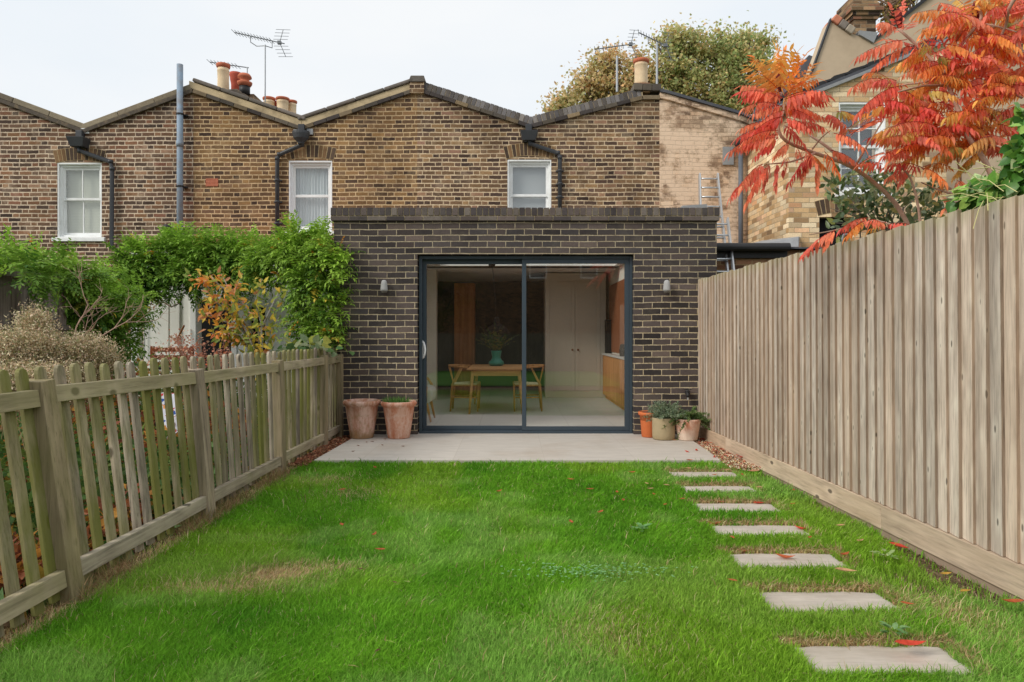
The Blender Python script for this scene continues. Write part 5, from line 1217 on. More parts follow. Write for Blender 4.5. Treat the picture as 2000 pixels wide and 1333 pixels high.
els = [ell(105, 545, 6.6, 26, 26, .2), ell(60, 528, 6.3, 40, 12, .15), ell(10, 522, 7.0, 75, 22), ell(85, 526, 7.2, 60, 22), ell(150, 552, 7.5, 55, 34), ell(120, 570, 7.4, 30, 34), ell(165, 580, 7.6, 55, 48), ell(215, 578, 8.2, 52, 42), ell(200, 625, 8.0, 50, 55), ell(170, 650, 7.8, 40, 50), ell(240, 610, 8.6, 38, 60), ell(225, 675, 8.2, 36, 45),
       ell(265, 525, 9.3, 50, 40), ell(295, 508, 9.4, 50, 34), ell(315, 545, 9.4, 60, 38), ell(345, 485, 9.7, 40, 30), ell(372, 500, 9.6, 50, 42), ell(390, 540, 9.5, 50, 34), ell(430, 500, 9.6, 50, 36), ell(470, 520, 9.6, 50, 40), ell(450, 482, 9.7, 28, 24), ell(450, 555, 9.6, 40, 28), ell(510, 505, 9.6, 50, 34), ell(270, 575, 9.3, 30, 26)]
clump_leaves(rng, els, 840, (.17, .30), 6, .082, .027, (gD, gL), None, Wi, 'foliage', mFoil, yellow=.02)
mb = MB()
for pts in ([P(250, 700, 9.1), P(240, 640, 9.1), P(235, 600, 9.1), P(260, 560, 9.3)], [P(235, 590, 9.3), P(300, 560, 9.6), P(400, 540, 9.7), P(500, 530, 9.7)], [P(60, 540, 8.6), P(150, 560, 8.8), P(230, 590, 9.2)]):
    mb.tube(pts, [.03, .028, .022, .015][:len(pts)], 8)
mb.tube([P(318, 590, 9.9), P(335, 600, 9.9), P(352, 592, 9.9), P(357, 578, 9.9)], .01, 6)
mb.build('stem', mBark, Wi, smooth=True)
# inner dead leaf mass that closes the crown
Wj = thing('wisteria', 'bright green wisteria cascading beside the charcoal extension wall', 'climber', (-2.9, 8.9, 0))
els = [ell(560, 495, 8.9, 45, 38), ell(600, 490, 8.7, 50, 42), ell(645, 492, 8.5, 38, 36), ell(592, 545, 8.9, 34, 42), ell(620, 548, 8.6, 48, 44), ell(655, 530, 8.35, 26, 34), ell(612, 600, 8.7, 34, 40), ell(640, 605, 8.45, 30, 42), ell(632, 650, 8.4, 30, 26), ell(655, 665, 8.3, 22, 16), ell(602, 650, 8.6, 18, 20), ell(530, 520, 9.1, 40, 40)]
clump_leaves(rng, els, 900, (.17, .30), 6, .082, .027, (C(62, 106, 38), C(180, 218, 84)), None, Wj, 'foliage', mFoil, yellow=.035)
mb = MB(); mb.tube([(-2.5, 8.7, -.1), (-2.52, 8.66, 1.0), (-2.45, 8.6, 1.8), (-2.7, 8.8, 2.3)], [.035, .03, .025, .02], 8); mb.build('stem', mBark, Wj, smooth=True)

# amber-leaved shrub
Am = thing('amber_shrub', 'slender shrub with amber and yellow-green leaves behind the picket fence', 'shrub', P(500, 760, 7.2))
rg = np.random.default_rng(8)
stems = [[(508, 760), (500, 690), (478, 640), (440, 600), (405, 560), (385, 540)], [(508, 760), (495, 680), (470, 640), (430, 625), (400, 612)], [(508, 760), (490, 670), (455, 610), (450, 570), (432, 535)], [(508, 760), (512, 690), (510, 630), (498, 590), (512, 545)],
         [(508, 760), (520, 690), (528, 650), (545, 620)], [(495, 690), (470, 655), (440, 650), (412, 652)], [(500, 690), (478, 660), (455, 668), (430, 640)], [(508, 700), (505, 640), (480, 600), (455, 575), (470, 545)], [(495, 650), (470, 620), (420, 590), (410, 580)], [(512, 640), (530, 600), (545, 570)],
         [(478, 640), (450, 640), (428, 660)], [(440, 600), (412, 600), (398, 618)], [(450, 570), (430, 560), (412, 540)]]
mb = MB(); Bl = []; Dl = []; Cl_ = []
for si, s_ in enumerate(stems):
    dd = 7.2 + rg.uniform(-.3, .3); pts = [np.array(P(a, b, 7.2 + (dd - 7.2) * i / (len(s_) - 1))) for i, (a, b) in enumerate(s_)]
    mb.tube(pts, [max(.003, .014 * (1 - i / len(pts))) for i in range(len(pts))], 6)
    for i in range(1, len(pts)):
        n = 24 if i > 1 else 4
        t = rg.random((n, 1)); b = pts[i - 1] * (1 - t) + pts[i] * t
        Bl.append(b + rg.normal(0, .035, (n, 3))); Dl.append(nrm(rg.normal(0, .7, (n, 3)) + nrm(pts[i] - pts[i - 1]) * .5 + (0, -.1, -.25)))
        f = np.clip(.75 - b[:, 0] * 0 - (b[:, 0] - P(385, 0, 7.2)[0]) / 1.0 + rg.normal(0, .25, n), 0, 1)[:, None]
        Cl_.append(np.where(rg.random((n, 1)) < f, pick(rg, [C(244, 178, 76), C(234, 146, 74), C(238, 196, 104), C(220, 156, 112)], n), pick(rg, [C(156, 170, 78), C(190, 188, 86), C(234, 206, 84), C(140, 158, 76)], n)))
mb.build('stem', mBarkG, Am, smooth=True)
B_, D_, C_ = map(np.concatenate, (Bl, Dl, Cl_))
v = leaflets(B_, D_, rg.normal(0, 1, (len(B_), 3)) + (0, -1, .6), rg.uniform(.06, .105, len(B_)), .036, C_, fold=.3, rich=True); np_mesh('foliage', v[0], v[1], mFoilR, v[2], Am)

# dry seed-head bush
def dry_bush(label, ells, n, seed):
    t = thing('dry_seedhead_bush', label, 'shrub', ells[0][0], group='dried seed-head bushes behind the pickets'); t.location.z = -.1
    rg = np.random.default_rng(seed); Bs, Ds, Cs, Vs, Qs = [], [], [], [], []
    tot = sum(e[1][0] * e[1][2] for e in ells)
    for c, r in ells:
        m = int(n * r[0] * r[2] / tot); u = nrm(rg.normal(0, 1, (m, 3))); b = np.array(c) + u * np.array(r) * (rg.random((m, 1)) ** .42)
        k = 90; cc = b[rg.integers(0, m, k)]; w_ = rg.integers(0, k, m); b = b * .55 + (cc[w_] + rg.normal(0, .05, (m, 3))) * .45
        Bs.append(b); Ds.append(nrm(rg.normal(0, 1, (m, 3)) + (0, 0, .5)))
        f = rg.random((m, 1)); Cs.append(np.where(f < .62, pick(rg, [C(232, 212, 180), C(210, 188, 156), C(246, 230, 200), C(190, 166, 134)], m, .2), pick(rg, [C(164, 160, 120), C(146, 146, 104), C(178, 168, 128)], m, .2)))
        base = np.array((c[0], c[1], max(.1, c[2] - r[2] * 1.3)))
        for i in range(60):
            e = b[rg.integers(0, m)]; mid = (base + e) / 2 + rg.normal(0, .05, 3); o = len(Vs) * 6
            p = [base + rg.normal(0, .08, 3), mid, e]; Vs.append(np.array([q + s * np.array((.0022, 0, 0)) for q in p for s in (-1, 1)])); Qs += [(o, o + 2, o + 3, o + 1), (o + 2, o + 4, o + 5, o + 3)]
    B_, D_, C_ = map(np.concatenate, (Bs, Ds, Cs))
    v = leaflets(B_, D_, rg.normal(0, 1, (len(B_), 3)), rg.uniform(.008, .026, len(B_)), rg.uniform(.005, .010, len(B_)), C_, fold=0)
    o_ = np_mesh('seed_heads', v[0], v[1], mDry, v[2], t)
    VV = np.concatenate(Vs); np_mesh('stem', VV, [np.array(Qs)], mDry, np.tile(C(150, 130, 98), (len(VV), 1)), t)
dry_bush('tallest beige dried seed-head bush against the dark boundary fence', [ell(70, 635, 4.6, 38, 48, .2), ell(85, 690, 4.5, 50, 60, .3), ell(20, 680, 4.3, 50, 55, .3), ell(30, 740, 4.1, 55, 50, .3), ell(95, 745, 4.1, 55, 48, .3)], 30000, 1)
dry_bush('rounded beige dried bush right of the taller one, above the pickets', [ell(160, 680, 4.7, 45, 42, .3), ell(200, 700, 4.8, 32, 38, .25), ell(150, 730, 4.6, 50, 40, .3)], 15000, 2)
# bare twigs
def twigs(name, label, cat, roots, seed, depth=3, L0=.3, r0=.008, mat=None, leaf=None, up=.2):
    t = thing(name, label, cat, tuple(roots[0][0])); rg = np.random.default_rng(seed); mb = MB(); tips = []
    def grow(p, d, L, r, k):
        p = np.array(p); pts = [p]
        for i in range(3): d = nrm(d + rg.normal(0, .22, 3)); p = p + d * L / 3; pts.append(p)
        mb.tube(pts, [r, r * .85, r * .7, r * .55], 5, cap=False)
        if k > 0:
            for j in range(rg.integers(2, 4)): grow(pts[rg.integers(1, 4)], nrm(d + rg.normal(0, .55, 3) + (0, 0, up)), L * rg.uniform(.55, .85), r * .6, k - 1)
        else: tips.append((p, d))
    for b, d in roots: grow(b, nrm(np.array(d, float)), L0, r0, depth)
    mb.build('branch', mat or mBark, t, smooth=True)
    if leaf:
        m, cols, ln = leaf; B_ = np.repeat(np.array([q[0] for q in tips]), m, 0); B_ = B_ + rg.normal(0, .03, B_.shape)
        v = leaflets(B_, rg.normal(0, 1, B_.shape) + (0, 0, -.3), rg.normal(0, 1, B_.shape), rg.uniform(.6, 1, len(B_)) * ln, ln * .5, pick(rg, cols, len(B_)), fold=.4); np_mesh('dry_leaves', v[0], v[1], mDry, v[2], t)
    return t
twigs('bare_twigs', 'bare pinkish twigs reaching right in front of the wisteria', 'shrub', [(P(155, 660, 5.2), (.8, .1, .5)), (P(182, 668, 5.2), (.8, 0, .5)), (P(145, 660, 5.2), (.1, 0, 1))], 3, 3, .27, .006, plain('twig_bark', C(176, 146, 128), .9, .15), None, .05)
twigs('dried_flower_clump', 'tangle of reddish dried stems in front of the brown bench', 'shrub', [(P(330 + 14 * i, 745 + 5 * (i % 2), 6.2), (rnd.uniform(-.6, .5), 0, 1)) for i in range(8)], 4, 3, .2, .0045, plain('red_twig', C(176, 128, 112), .9, .15), (5, [C(196, 140, 118), C(206, 168, 140), C(170, 110, 90)], .035), .1)
twigs('dried_flower_clump', 'small orange-leaved dried stems standing before the dark doorway', 'shrub', [(P(395, 760, 6.4), (.1, 0, 1)), (P(405, 760, 6.4), (.25, 0, 1))], 9, 3, .2, .0045, bpy.data.materials['red_twig'], (4, [C(206, 112, 70), C(190, 130, 104)], .06), .2)
# broad grey-green plant on the fence top near the house
Bp = thing('climbing_squash_plant', 'broad-leaved grey-green plant resting on the picket tops near the house', 'plant', P(610, 690, 7.8))
rg = np.random.default_rng(12); n = 130
b = np.stack([X(600, 7.8) + rg.normal(0, .16, n), 7.75 + rg.normal(0, .25, n), 1.06 + rg.normal(0, .05, n)], 1)
v = leaflets(b, nrm(rg.normal(0, 1, (n, 3)) + (0, 0, .1)), rg.normal(0, .5, (n, 3)) + (0, -.5, 1), rg.uniform(.07, .14, n), rg.uniform(.06, .11, n), pick(rg, [C(126, 144, 104), C(96, 130, 76), C(150, 160, 120), C(172, 176, 84)], n), rich=True); np_mesh('foliage', v[0], v[1], mFoil, v[2], Bp)

# neighbour's garden floor
rg = np.random.default_rng(31); n = 30000
x = rg.uniform(-5.2, -2.2, n); y = rg.uniform(2.0, 9.6, n); hh = (.04 + .30 * vnoise(x, y, 1.4, 8) ** 2) * rg.random(n) ** .6 + .015
kk = vnoise(x, y, 1.1, 9) + rg.normal(0, .12, n)
cc = np.where((kk > .62)[:, None], pick(rg, [C(160, 112, 72), C(196, 150, 74), C(140, 92, 66), C(206, 174, 84)], n), pick(rg, [C(74, 112, 50), C(96, 136, 66), C(58, 92, 40), C(110, 146, 90)], n))
v = leaflets(np.stack([x, y, hh - .12], 1), nrm(rg.normal(0, 1, (n, 3)) + (0, 0, .6)), rg.normal(0, .6, (n, 3)) + (0, 0, 1), rg.uniform(.04, .12, n), rg.uniform(.025, .07, n), cc)
tag(np_mesh('ground_cover', v[0], v[1], mFoil, v[2]), 'mixed green and browning border plants behind the pickets', 'ground cover', kind='stuff')
n = 24000; x = rg.uniform(-5.2, -2.35, n); y = rg.uniform(3.0, 9.6, n); hh = (.25 + .9 * vnoise(x, y, 1.6, 18)) * rg.random(n) * np.clip((-2.2 - x) / 1.0, .3, 1) * np.where(x > -3.9, .8, 1.1)
cc = np.where((vnoise(x, y, .9, 19) > .58)[:, None], pick(rg, [C(176, 110, 72), C(150, 92, 70), C(206, 150, 70)], n), pick(rg, [C(74, 108, 50), C(90, 124, 62), C(120, 140, 66)], n))
v = leaflets(np.stack([x, y, hh], 1), nrm(rg.normal(0, 1, (n, 3)) + (0, 0, .2)), rg.normal(0, 1, (n, 3)), rg.uniform(.04, .10, n), rg.uniform(.02, .05, n), cc)
tag(np_mesh('border_plants', v[0], v[1], mFoil, v[2]), 'taller straggling border plants with rusty leaves behind the pickets', 'border plants', kind='stuff')

# ---------------------------------------------------------------- sumac
SU = thing('sumac_tree', 'staghorn sumac with flaming red and orange leaves above the board fence', 'tree', (2.95, 4.8, -.1))
def z4(x, y): return (1400 + x / 3.3333, y / 3.3333)
br = [([(1300, 1600), (1165, 1330), (900, 1100), (640, 1000), (450, 920), (400, 830), (435, 730), (440, 640)], 4.75, 4.6, .017), ([(640, 1000), (480, 1055), (330, 1070)], 4.65, 4.5, .008), ([(900, 1090), (960, 980), (1080, 790)], 4.7, 4.5, .009),
      ([(620, 975), (680, 900), (740, 850)], 4.65, 4.6, .006), ([(860, 1080), (720, 960), (600, 880)], 4.7, 4.9, .014),
      ([(1900, 1400), (1750, 1060), (1640, 900), (1570, 720), (1480, 500), (1380, 370), (1250, 250), (1180, 190)], 4.35, 4.7, .018), ([(1480, 480), (1560, 340), (1640, 230), (1700, 150)], 4.5, 4.5, .013), ([(1480, 560), (1350, 560), (1180, 600)], 4.55, 4.4, .010),
      ([(1450, 510), (1330, 540), (1200, 560), (1100, 640)], 4.55, 4.8, .009), ([(1600, 745), (1700, 690), (1780, 660), (1870, 500)], 4.45, 4.6, .010), ([(1560, 780), (1440, 830)], 4.45, 4.4, .007), ([(1640, 230), (1720, 120), (1700, 40), (1690, -60)], 4.5, 4.5, .012),
      ([(1990, -80), (1900, 60), (1880, 170), (1800, 330)], 4.3, 4.5, .014), ([(1540, 1450), (1590, 1220), (1560, 1010), (1545, 860)], 4.6, 4.6, .009), ([(1330, 1500), (1300, 1290), (1240, 1130), (1130, 1060)], 4.6, 4.5, .010), ([(1600, 1280), (1440, 1180), (1330, 1090)], 4.6, 4.7, .010),
      ([(1600, 1280), (1480, 1250), (1330, 1190)], 4.6, 4.7, .008), ([(1990, 1010), (1820, 950), (1720, 950)], 4.3, 4.5, .008), ([(1990, 640), (1900, 590), (1870, 500), (1990, 330)], 4.4, 4.5, .008), ([(1700, 150), (1850, 180), (1950, 210)], 4.5, 4.4, .008),
      ([(1300, 1600), (1250, 1520), (1120, 1460), (1000, 1440), (770, 1500), (600, 1530)], 4.5, 4.9, .008)]
mb = MB()
bpts = []
for pts, da, db, r in br:
    q = [np.array(P(*z4(*p), da + (db - da) * i / (len(pts) - 1))) for i, p in enumerate(pts)]
    # smooth the polyline
    qq = []
    for i in range(len(q) - 1):
        p0, p1, p2, p3 = q[max(i - 1, 0)], q[i], q[i + 1], q[min(i + 2, len(q) - 1)]
        for t in (0, .33, .67): qq.append(.5 * ((2 * p1) + (-p0 + p2) * t + (2 * p0 - 5 * p1 + 4 * p2 - p3) * t * t + (-p0 + 3 * p1 - 3 * p2 + p3) * t ** 3))
    qq.append(q[-1]); m = len(qq); mb.tube(qq, [r * (1 - .6 * i / m) for i in range(m)], 8); bpts += qq[2:]
for a, b, dd, r in (((1790, 480), (2.95, -.1), 4.75, .03), ((1985, 430), (2.85, -.1), 4.35, .032), ((1862, 435), (2.9, -.1), 4.6, .015)):
    p = P(a[0], a[1], dd); mb.tube([(b[0] + (p[0] - b[0]) * .3, dd, -.15), (p[0] * .5 + b[0] * .5 + .1, dd, .9), p], [r * 1.3, r * 1.15, r], 8)
mb.build('trunk', mBarkR, SU, smooth=True)
mC_ = plain('dark_red_cone', C(110, 40, 40), .95, .2, 60)
for (x_, y_) in ((415, 600), (1190, 185), (1690, 140)):
    mb = MB(); p = np.array(P(*z4(x_, y_), 4.58)); mb.tube([p, p + (-.01, -.01, .05), p + (-.015, -.01, .10), p + (-.02, -.01, .13)], [.012, .024, .02, .004], 8)
    mb.build('seed_cone', mC_, SU, smooth=True)
Rr = [C(248, 130, 106), C(252, 146, 108), C(242, 108, 94), C(250, 156, 116)]
Oo = [C(254, 172, 88), C(254, 148, 86), C(252, 192, 108), C(250, 130, 84)]
Pp = [C(240, 142, 124), C(228, 116, 104), C(244, 164, 136), C(236, 96, 88)]
Yy = [C(250, 204, 92), C(250, 186, 86), C(240, 204, 116)]
Gg = [C(188, 196, 112), C(216, 202, 112), C(158, 182, 104), C(234, 170, 110)]
pal = dict(R=Rr, O=Oo, P=Pp, Y=Yy, G=Gg)
LV = """415,600,205,430,O 415,600,310,400,O 415,590,385,330,O 420,590,440,345,O 430,600,520,350,O 435,610,575,360,O 440,620,618,432,O 440,630,652,515,O 430,620,165,558,R 420,640,175,640,R 430,640,245,500,O 440,640,700,595,R 440,660,705,660,R
430,690,235,745,R 440,720,285,800,P 450,700,690,765,R 440,800,695,830,P 400,800,160,835,R 400,850,185,915,R 390,880,85,985,R 400,900,250,1020,P 430,680,365,800,G 450,620,475,710,Y 440,820,560,930,P 410,600,330,480,O 440,700,600,720,R 420,760,300,870,R
330,1070,90,1280,R 340,1070,190,1320,R 345,1060,300,1230,P 620,1010,470,1190,P 620,1010,560,1160,R 655,1050,655,1215,R 390,1060,385,1210,P 455,1010,435,1110,R 600,1000,700,1090,O 700,990,790,1120,O 740,980,910,1060,R 760,870,955,960,R 870,860,720,745,R 870,880,1085,765,R 780,730,885,750,G 850,840,1010,760,G
900,1090,1085,990,R 1090,980,1235,1005,R 1080,1070,930,1070,R 1200,560,915,740,R 1200,590,1010,690,R 1150,640,1080,750,R 1180,600,1130,760,R 1250,600,1210,760,R 1240,600,1300,730,O 1330,520,1290,660,O 1330,540,1400,650,R 1180,200,1140,60,R 1190,200,1215,20,R 1170,190,1060,150,P 1200,210,1275,140,P
1240,260,910,375,R 1260,300,1020,440,R 1290,300,1095,260,P 1300,300,1250,420,R 1320,310,1290,480,O 1370,370,1200,405,Y 1350,350,1350,480,O 1380,340,1330,255,G 1400,360,1560,305,P 1430,400,1550,330,R 1640,230,1545,400,P 1560,340,1440,420,R 1660,190,1335,190,O 1690,160,1300,85,O 1690,150,1340,215,O 1690,140,1450,20,R
1700,130,1540,-20,O 1710,110,1640,-40,O 1720,100,1800,-30,R 1720,120,1865,90,O 1650,210,1800,180,O 1700,200,1990,225,O 1660,220,1810,340,O 1700,230,1900,345,R 1750,220,1960,310,O 1870,500,1810,420,R 1870,500,2010,330,R 1780,660,1880,580,R 1780,650,1700,560,P 1610,735,1690,620,R 1590,700,1700,660,R 1600,740,1745,760,G
1560,700,1470,620,P 1900,560,2010,600,O 1900,560,1800,480,O 1650,480,1750,400,O 1480,480,1630,400,G 1600,600,1790,550,R 1540,420,1700,500,O 1480,500,1380,580,O 1580,800,1750,860,O 1600,830,1950,790,O 1730,955,1535,985,Y 1720,960,1860,880,Y 1640,1000,1510,930,G 1700,1000,1550,1140,G 1560,780,1270,910,P 1500,800,1255,830,G
1450,720,1180,800,R 1500,900,1310,870,R 1440,830,1120,840,R 1480,880,1290,990,R 1450,950,1095,900,R 1400,950,1090,1010,R 1330,1090,1100,1085,R 1340,1090,1500,1080,O 1340,1100,1480,1180,G 1250,1100,1190,1190,R 1240,1130,1110,1160,R 1500,1200,1420,1250,O 1560,1180,1610,1230,R 1550,1160,1720,1010,G 1990,180,1860,250,O 1960,60,1850,120,O
1990,20,1880,40,R 1950,160,1830,230,R 2050,420,1850,520,R 2050,560,1880,640,O 2050,700,1850,740,R 2050,780,1890,860,O 1880,880,2030,960,P 1760,900,1900,1010,R 1640,880,1500,760,R 1560,1010,1440,1060,O 1570,900,1700,780,R 1300,650,1150,700,R 1400,700,1290,780,R 1380,820,1230,740,R
770,1500,555,1660,R 770,1500,700,1610,R 980,1420,810,1490,R 960,1440,840,1540,O 980,1440,1070,1450,R 1270,1470,1130,1460,R 1600,1330,1480,1360,R 1560,1400,1500,1300,O 1100,1450,1000,1490,G""".split()
rg = np.random.default_rng(77)
LV += """425,600,250,380,O 430,600,400,320,O 435,605,480,335,O 440,625,640,470,O 425,640,150,600,R 440,650,715,620,R 430,700,180,700,R 445,710,620,770,P 440,760,250,850,R 440,770,600,840,R 400,820,130,900,R 405,860,300,930,R 470,930,380,1010,R 520,960,560,1080,R 560,970,640,1060,P 400,900,160,960,R 300,1070,160,1210,R""".split()
leaves = [(float(a), float(b), float(c), float(d), k) for a, b, c, d, k in (t.split(',') for t in LV)]
# fill between the traced leaves, always starting at a branch
for i in range(280):
    x_ = rg.uniform(1080, 2080); y_ = rg.uniform(-60, 1010)
    if y_ < 520 and x_ < 1400: continue
    if y_ > 950 and rg.random() < .5: continue
    if y_ < 240 and x_ < 1560: continue
    L_ = rg.uniform(110, 250); an = rg.uniform(-.75, .55) + (pi if rg.random() < .6 else 0)
    leaves.append((x_, y_, x_ + L_ * cos(an), y_ + L_ * sin(abs(an) if rg.random() < .75 else -abs(an)) * .7 + 20, rg.choice(list('RRROOOPPPYGG'))))
parts = []
for i, (a, b, c, d, k) in enumerate(leaves):
    dd = 4.58 + rg.uniform(-.22, .28); B_ = np.array([P(*z4(a, b), dd)]); T_ = np.array([P(*z4(c, d), dd + rg.uniform(-.22, .16))])
    L_ = np.linalg.norm(T_ - B_); cols_ = pal[k]; base = np.array(cols_[rg.integers(0, len(cols_))]); tipc = np.array((pal['R'] if k in 'RP' else pal['O'])[rg.integers(0, 4)]); yel = np.array(pal['Y'][rg.integers(0, 3)])
    up = (T_ - B_)[0, 2] / L_ > .35
    mode = rg.random()
    def cf(s, n):
        c_ = base * (1 - s) + tipc * s
        if k == 'O' : c_ = c_ * .6 + yel * .4 * (1 if mode > .4 else .4) + base * (.0 if mode > .4 else .24)
        return np.tile(c_, (n, 1)) * rg.uniform(.82, 1.14, (n, 1)) * rg.uniform(.94, 1.06, (n, 3))
    parts.append(compound(B_, T_, rg, max(6, int(L_ / .0235)), min(.12, .06 + L_ * .14), .0235, cf, sag=.22 if not up else .12, droop=.35, hang=not up, rach=.006, rachcol=C(170, 60, 44), rich=True))
v = join(parts); np_mesh('foliage', v[0], v[1], mFoilR, v[2], SU)

# ivy on the fence corner and laurel behind
Iv = thing('ivy', 'glossy broad green ivy tumbling over the top of the board fence at far right', 'climber', P(1990, 330, 3.5))
def broad(name, parent, ctrs, n, Ls, cols, seed, mat=mIvy, wr=.75, face=(-.3, -1, .5)):
    rg = np.random.default_rng(seed); B_ = []
    for (c, r) in ctrs: m = int(n * r[0] * r[2] / sum(e[1][0] * e[1][2] for e in ctrs)) + 1; u = nrm(rg.normal(0, 1, (m, 3))); B_.append(np.array(c) + u * np.array(r) * rg.random((m, 1)) ** .4)
    B_ = np.concatenate(B_); n = len(B_); L_ = rg.uniform(*Ls, n)
    v = leaflets(B_, nrm(rg.normal(0, 1, (n, 3)) + (-.2, 0, -.4)), rg.normal(0, .55, (n, 3)) + face, L_, L_ * wr * rg.uniform(.8, 1.1, n), pick(rg, cols, n, .15), curve=.2, fold=.2, rich=True)
    return np_mesh(name, v[0], v[1], mat, v[2], parent)
broad('foliage', Iv, [ell(1985, 345, 3.55, 30, 50, .10), ell(1950, 365, 3.65, 38, 30, .12), ell(1915, 375, 3.75, 30, 22, .1), ell(1885, 392, 3.85, 22, 12, .08), ell(2010, 290, 3.5, 28, 60, .1), ell(1998, 230, 3.6, 14, 30, .1), ell(2060, 330, 3.4, 60, 70, .2)], 560, (.05, .10), [C(86, 136, 54), C(116, 166, 74), C(66, 112, 46), C(154, 192, 92), C(184, 204, 146)], 4)
rg = np.random.default_rng(6); mb = MB()
for i in range(40):
    p = np.array(P(rg.uniform(1900, 2010), rg.uniform(330, 395), rg.uniform(3.5, 3.8))); d_ = nrm(rg.normal(0, 1, 3) + (-.6, 0, -.1)); mb.tube([p, p + d_ * .08 + (0, 0, .02), p + d_ * .18], .0022, 4)
mb.build('stem', plain('pale_stem', C(206, 200, 140), .8, .1), Iv)
La = thing('laurel_shrub', 'dark green small-leaved shrub below the sumac branches, in front of the yellow wing', 'shrub', P(1690, 420, 5.3))
broad('foliage', La, [ell(1690, 400, 5.2, 60, 40, .25), ell(1640, 360, 5.3, 36, 30, .2), ell(1730, 370, 5.2, 55, 40, .25), ell(1700, 345, 5.3, 50, 25, .2), ell(1760, 420, 5.1, 50, 35, .25), ell(1810, 380, 5.1, 30, 40, .2), ell(1660, 445, 5.2, 45, 20, .2), ell(1840, 420, 4.9, 40, 30, .2)], 560, (.045, .09), [C(104, 126, 84), C(122, 142, 98), C(86, 108, 70), C(150, 164, 122), C(166, 170, 104)], 9, wr=.5)
mb = MB()
for i in range(26):
    p = np.array(P(rg.uniform(1610, 1850), rg.uniform(360, 450), 5.25)); mb.tube([np.array(P(1720 + rg.uniform(-50, 60), 500, 5.25)), (p + np.array(P(1720, 470, 5.25))) / 2 + (0, 0, .06), p], [.007, .005, .002], 5)
mb.build('stem', mBarkG, La)
hk = MB(); hk.tube([P(1646, 478, 4.86), P(1645, 466, 4.86), P(1648, 459, 4.86), P(1656, 458, 4.86)], .008, 8); tag(hk.build('hook', mGalv, smooth=True), 'small white metal hook over the board fence top', 'hook')

# ---------------------------------------------------------------- big autumn trees behind the roofs
def big_tree(label, base, ells, n, cols, seed, leafL=.15, trunk_top=None, gap=.5):
    T_ = thing('plane_tree', label, 'tree', base, group='autumn trees behind the roofs'); rg = np.random.default_rng(seed); mb = MB()
    top = np.array(trunk_top); b0 = np.array(base, float)
    mb.tube([b0, b0 * .5 + top * .5 + (.2, 0, 0), top], [.35, .28, .16], 10)
    Bs, Cs = [], []; tot = sum(e[1][0] * e[1][2] for e in ells)
    for c, r in ells:
        c = np.array(c); r = np.array(r); k = max(6, int(110 * r[0] * r[2] / tot * 1.6))
        u = nrm(rg.normal(0, 1, (k, 3))); cc = c + u * r * rg.random((k, 1)) ** .45
        for q in cc:
            mid = (top + q) / 2 + rg.normal(0, .25, 3) + (0, 0, .15); j = top * (1 - .0) if rg.random() < .3 else c + rg.normal(0, .3, 3)
            mb.tube([j, (j + q) / 2 + rg.normal(0, .12, 3), q], [.05, .028, .008], 4, cap=False)
        mb.tube([top, (top + c) / 2 + (0, 0, -.1), c], [.13, .1, .05], 6, cap=False)
        m = int(n * r[0] * r[2] / tot); w_ = rg.integers(0, k, m); b = cc[w_] + rg.normal(0, 1, (m, 3)) * np.array((.34, .34, .26)) * rg.random((m, 1)) ** gap
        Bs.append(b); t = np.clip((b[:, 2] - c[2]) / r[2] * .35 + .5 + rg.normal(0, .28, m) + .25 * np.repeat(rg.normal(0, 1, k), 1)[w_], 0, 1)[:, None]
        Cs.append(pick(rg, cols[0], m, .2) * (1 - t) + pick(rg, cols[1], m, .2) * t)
    B_, C_ = np.concatenate(Bs), np.concatenate(Cs); m = len(B_)
    v = leaflets(B_, rg.normal(0, 1, (m, 3)) + (0, 0, -.3), rg.normal(0, .8, (m, 3)) + (0, -.5, .6), rg.uniform(.5, 1, m) * leafL, rg.uniform(.4, .8, m) * leafL, C_, fold=.2)
    np_mesh('crown', v[0], v[1], mFoilR, v[2], T_); mb.build('trunk', mBark, T_)
dt = 26
big_tree('big green-gold autumn tree with a rounded crown behind the end gable', (X(1400, dt), dt, -.1), [ell(1405, 110, dt, 62, 62, 1.2), ell(1340, 90, dt, 48, 48, 1.0), ell(1460, 110, dt, 52, 62, 1.0), ell(1330, 160, dt, 60, 40, 1.2), ell(1440, 180, dt, 70, 45, 1.2), ell(1300, 120, dt, 35, 50, 1.0), ell(1500, 150, dt, 24, 50, .8), ell(1390, 210, dt, 100, 40, 1.2)], 22000,
         ([C(156, 172, 108), C(172, 184, 116), C(142, 162, 102)], [C(222, 210, 150), C(230, 214, 154), C(200, 202, 140), C(232, 196, 144)]), 1, .17, (X(1400, dt), dt, Z(230, dt)))
big_tree('sparser orange-tinged autumn tree rising from the valley left of the cream chimney pot', (X(1180, dt), dt, -.1), [ell(1190, 135, dt, 45, 36, .9), ell(1150, 175, dt, 45, 34, .9), ell(1215, 175, dt, 50, 36, 1), ell(1110, 205, dt, 40, 22, .8), ell(1085, 222, dt, 30, 12, .7), ell(1255, 150, dt, 30, 40, .9), ell(1180, 215, dt, 60, 24, .9)], 11000,
         ([C(186, 184, 126), C(204, 194, 134), C(170, 176, 118)], [C(236, 206, 152), C(226, 208, 152), C(240, 194, 142), C(222, 188, 144)]), 2, .17, (X(1170, dt), dt, Z(240, dt)), .6)
big_tree('distant thin tree peeping between the tall chimney and the rendered gable', (X(1752, 22), 22, -.1), [ell(1750, 20, 22, 22, 40, .6), ell(1740, 48, 22, 14, 20, .4), ell(1768, -5, 22, 24, 24, .5)], 1100,
         ([C(150, 150, 80), C(170, 158, 84)], [C(216, 176, 96), C(206, 178, 100), C(190, 150, 84)]), 3, .12, (X(1760, 22), 22, Z(80, 22)), .6)

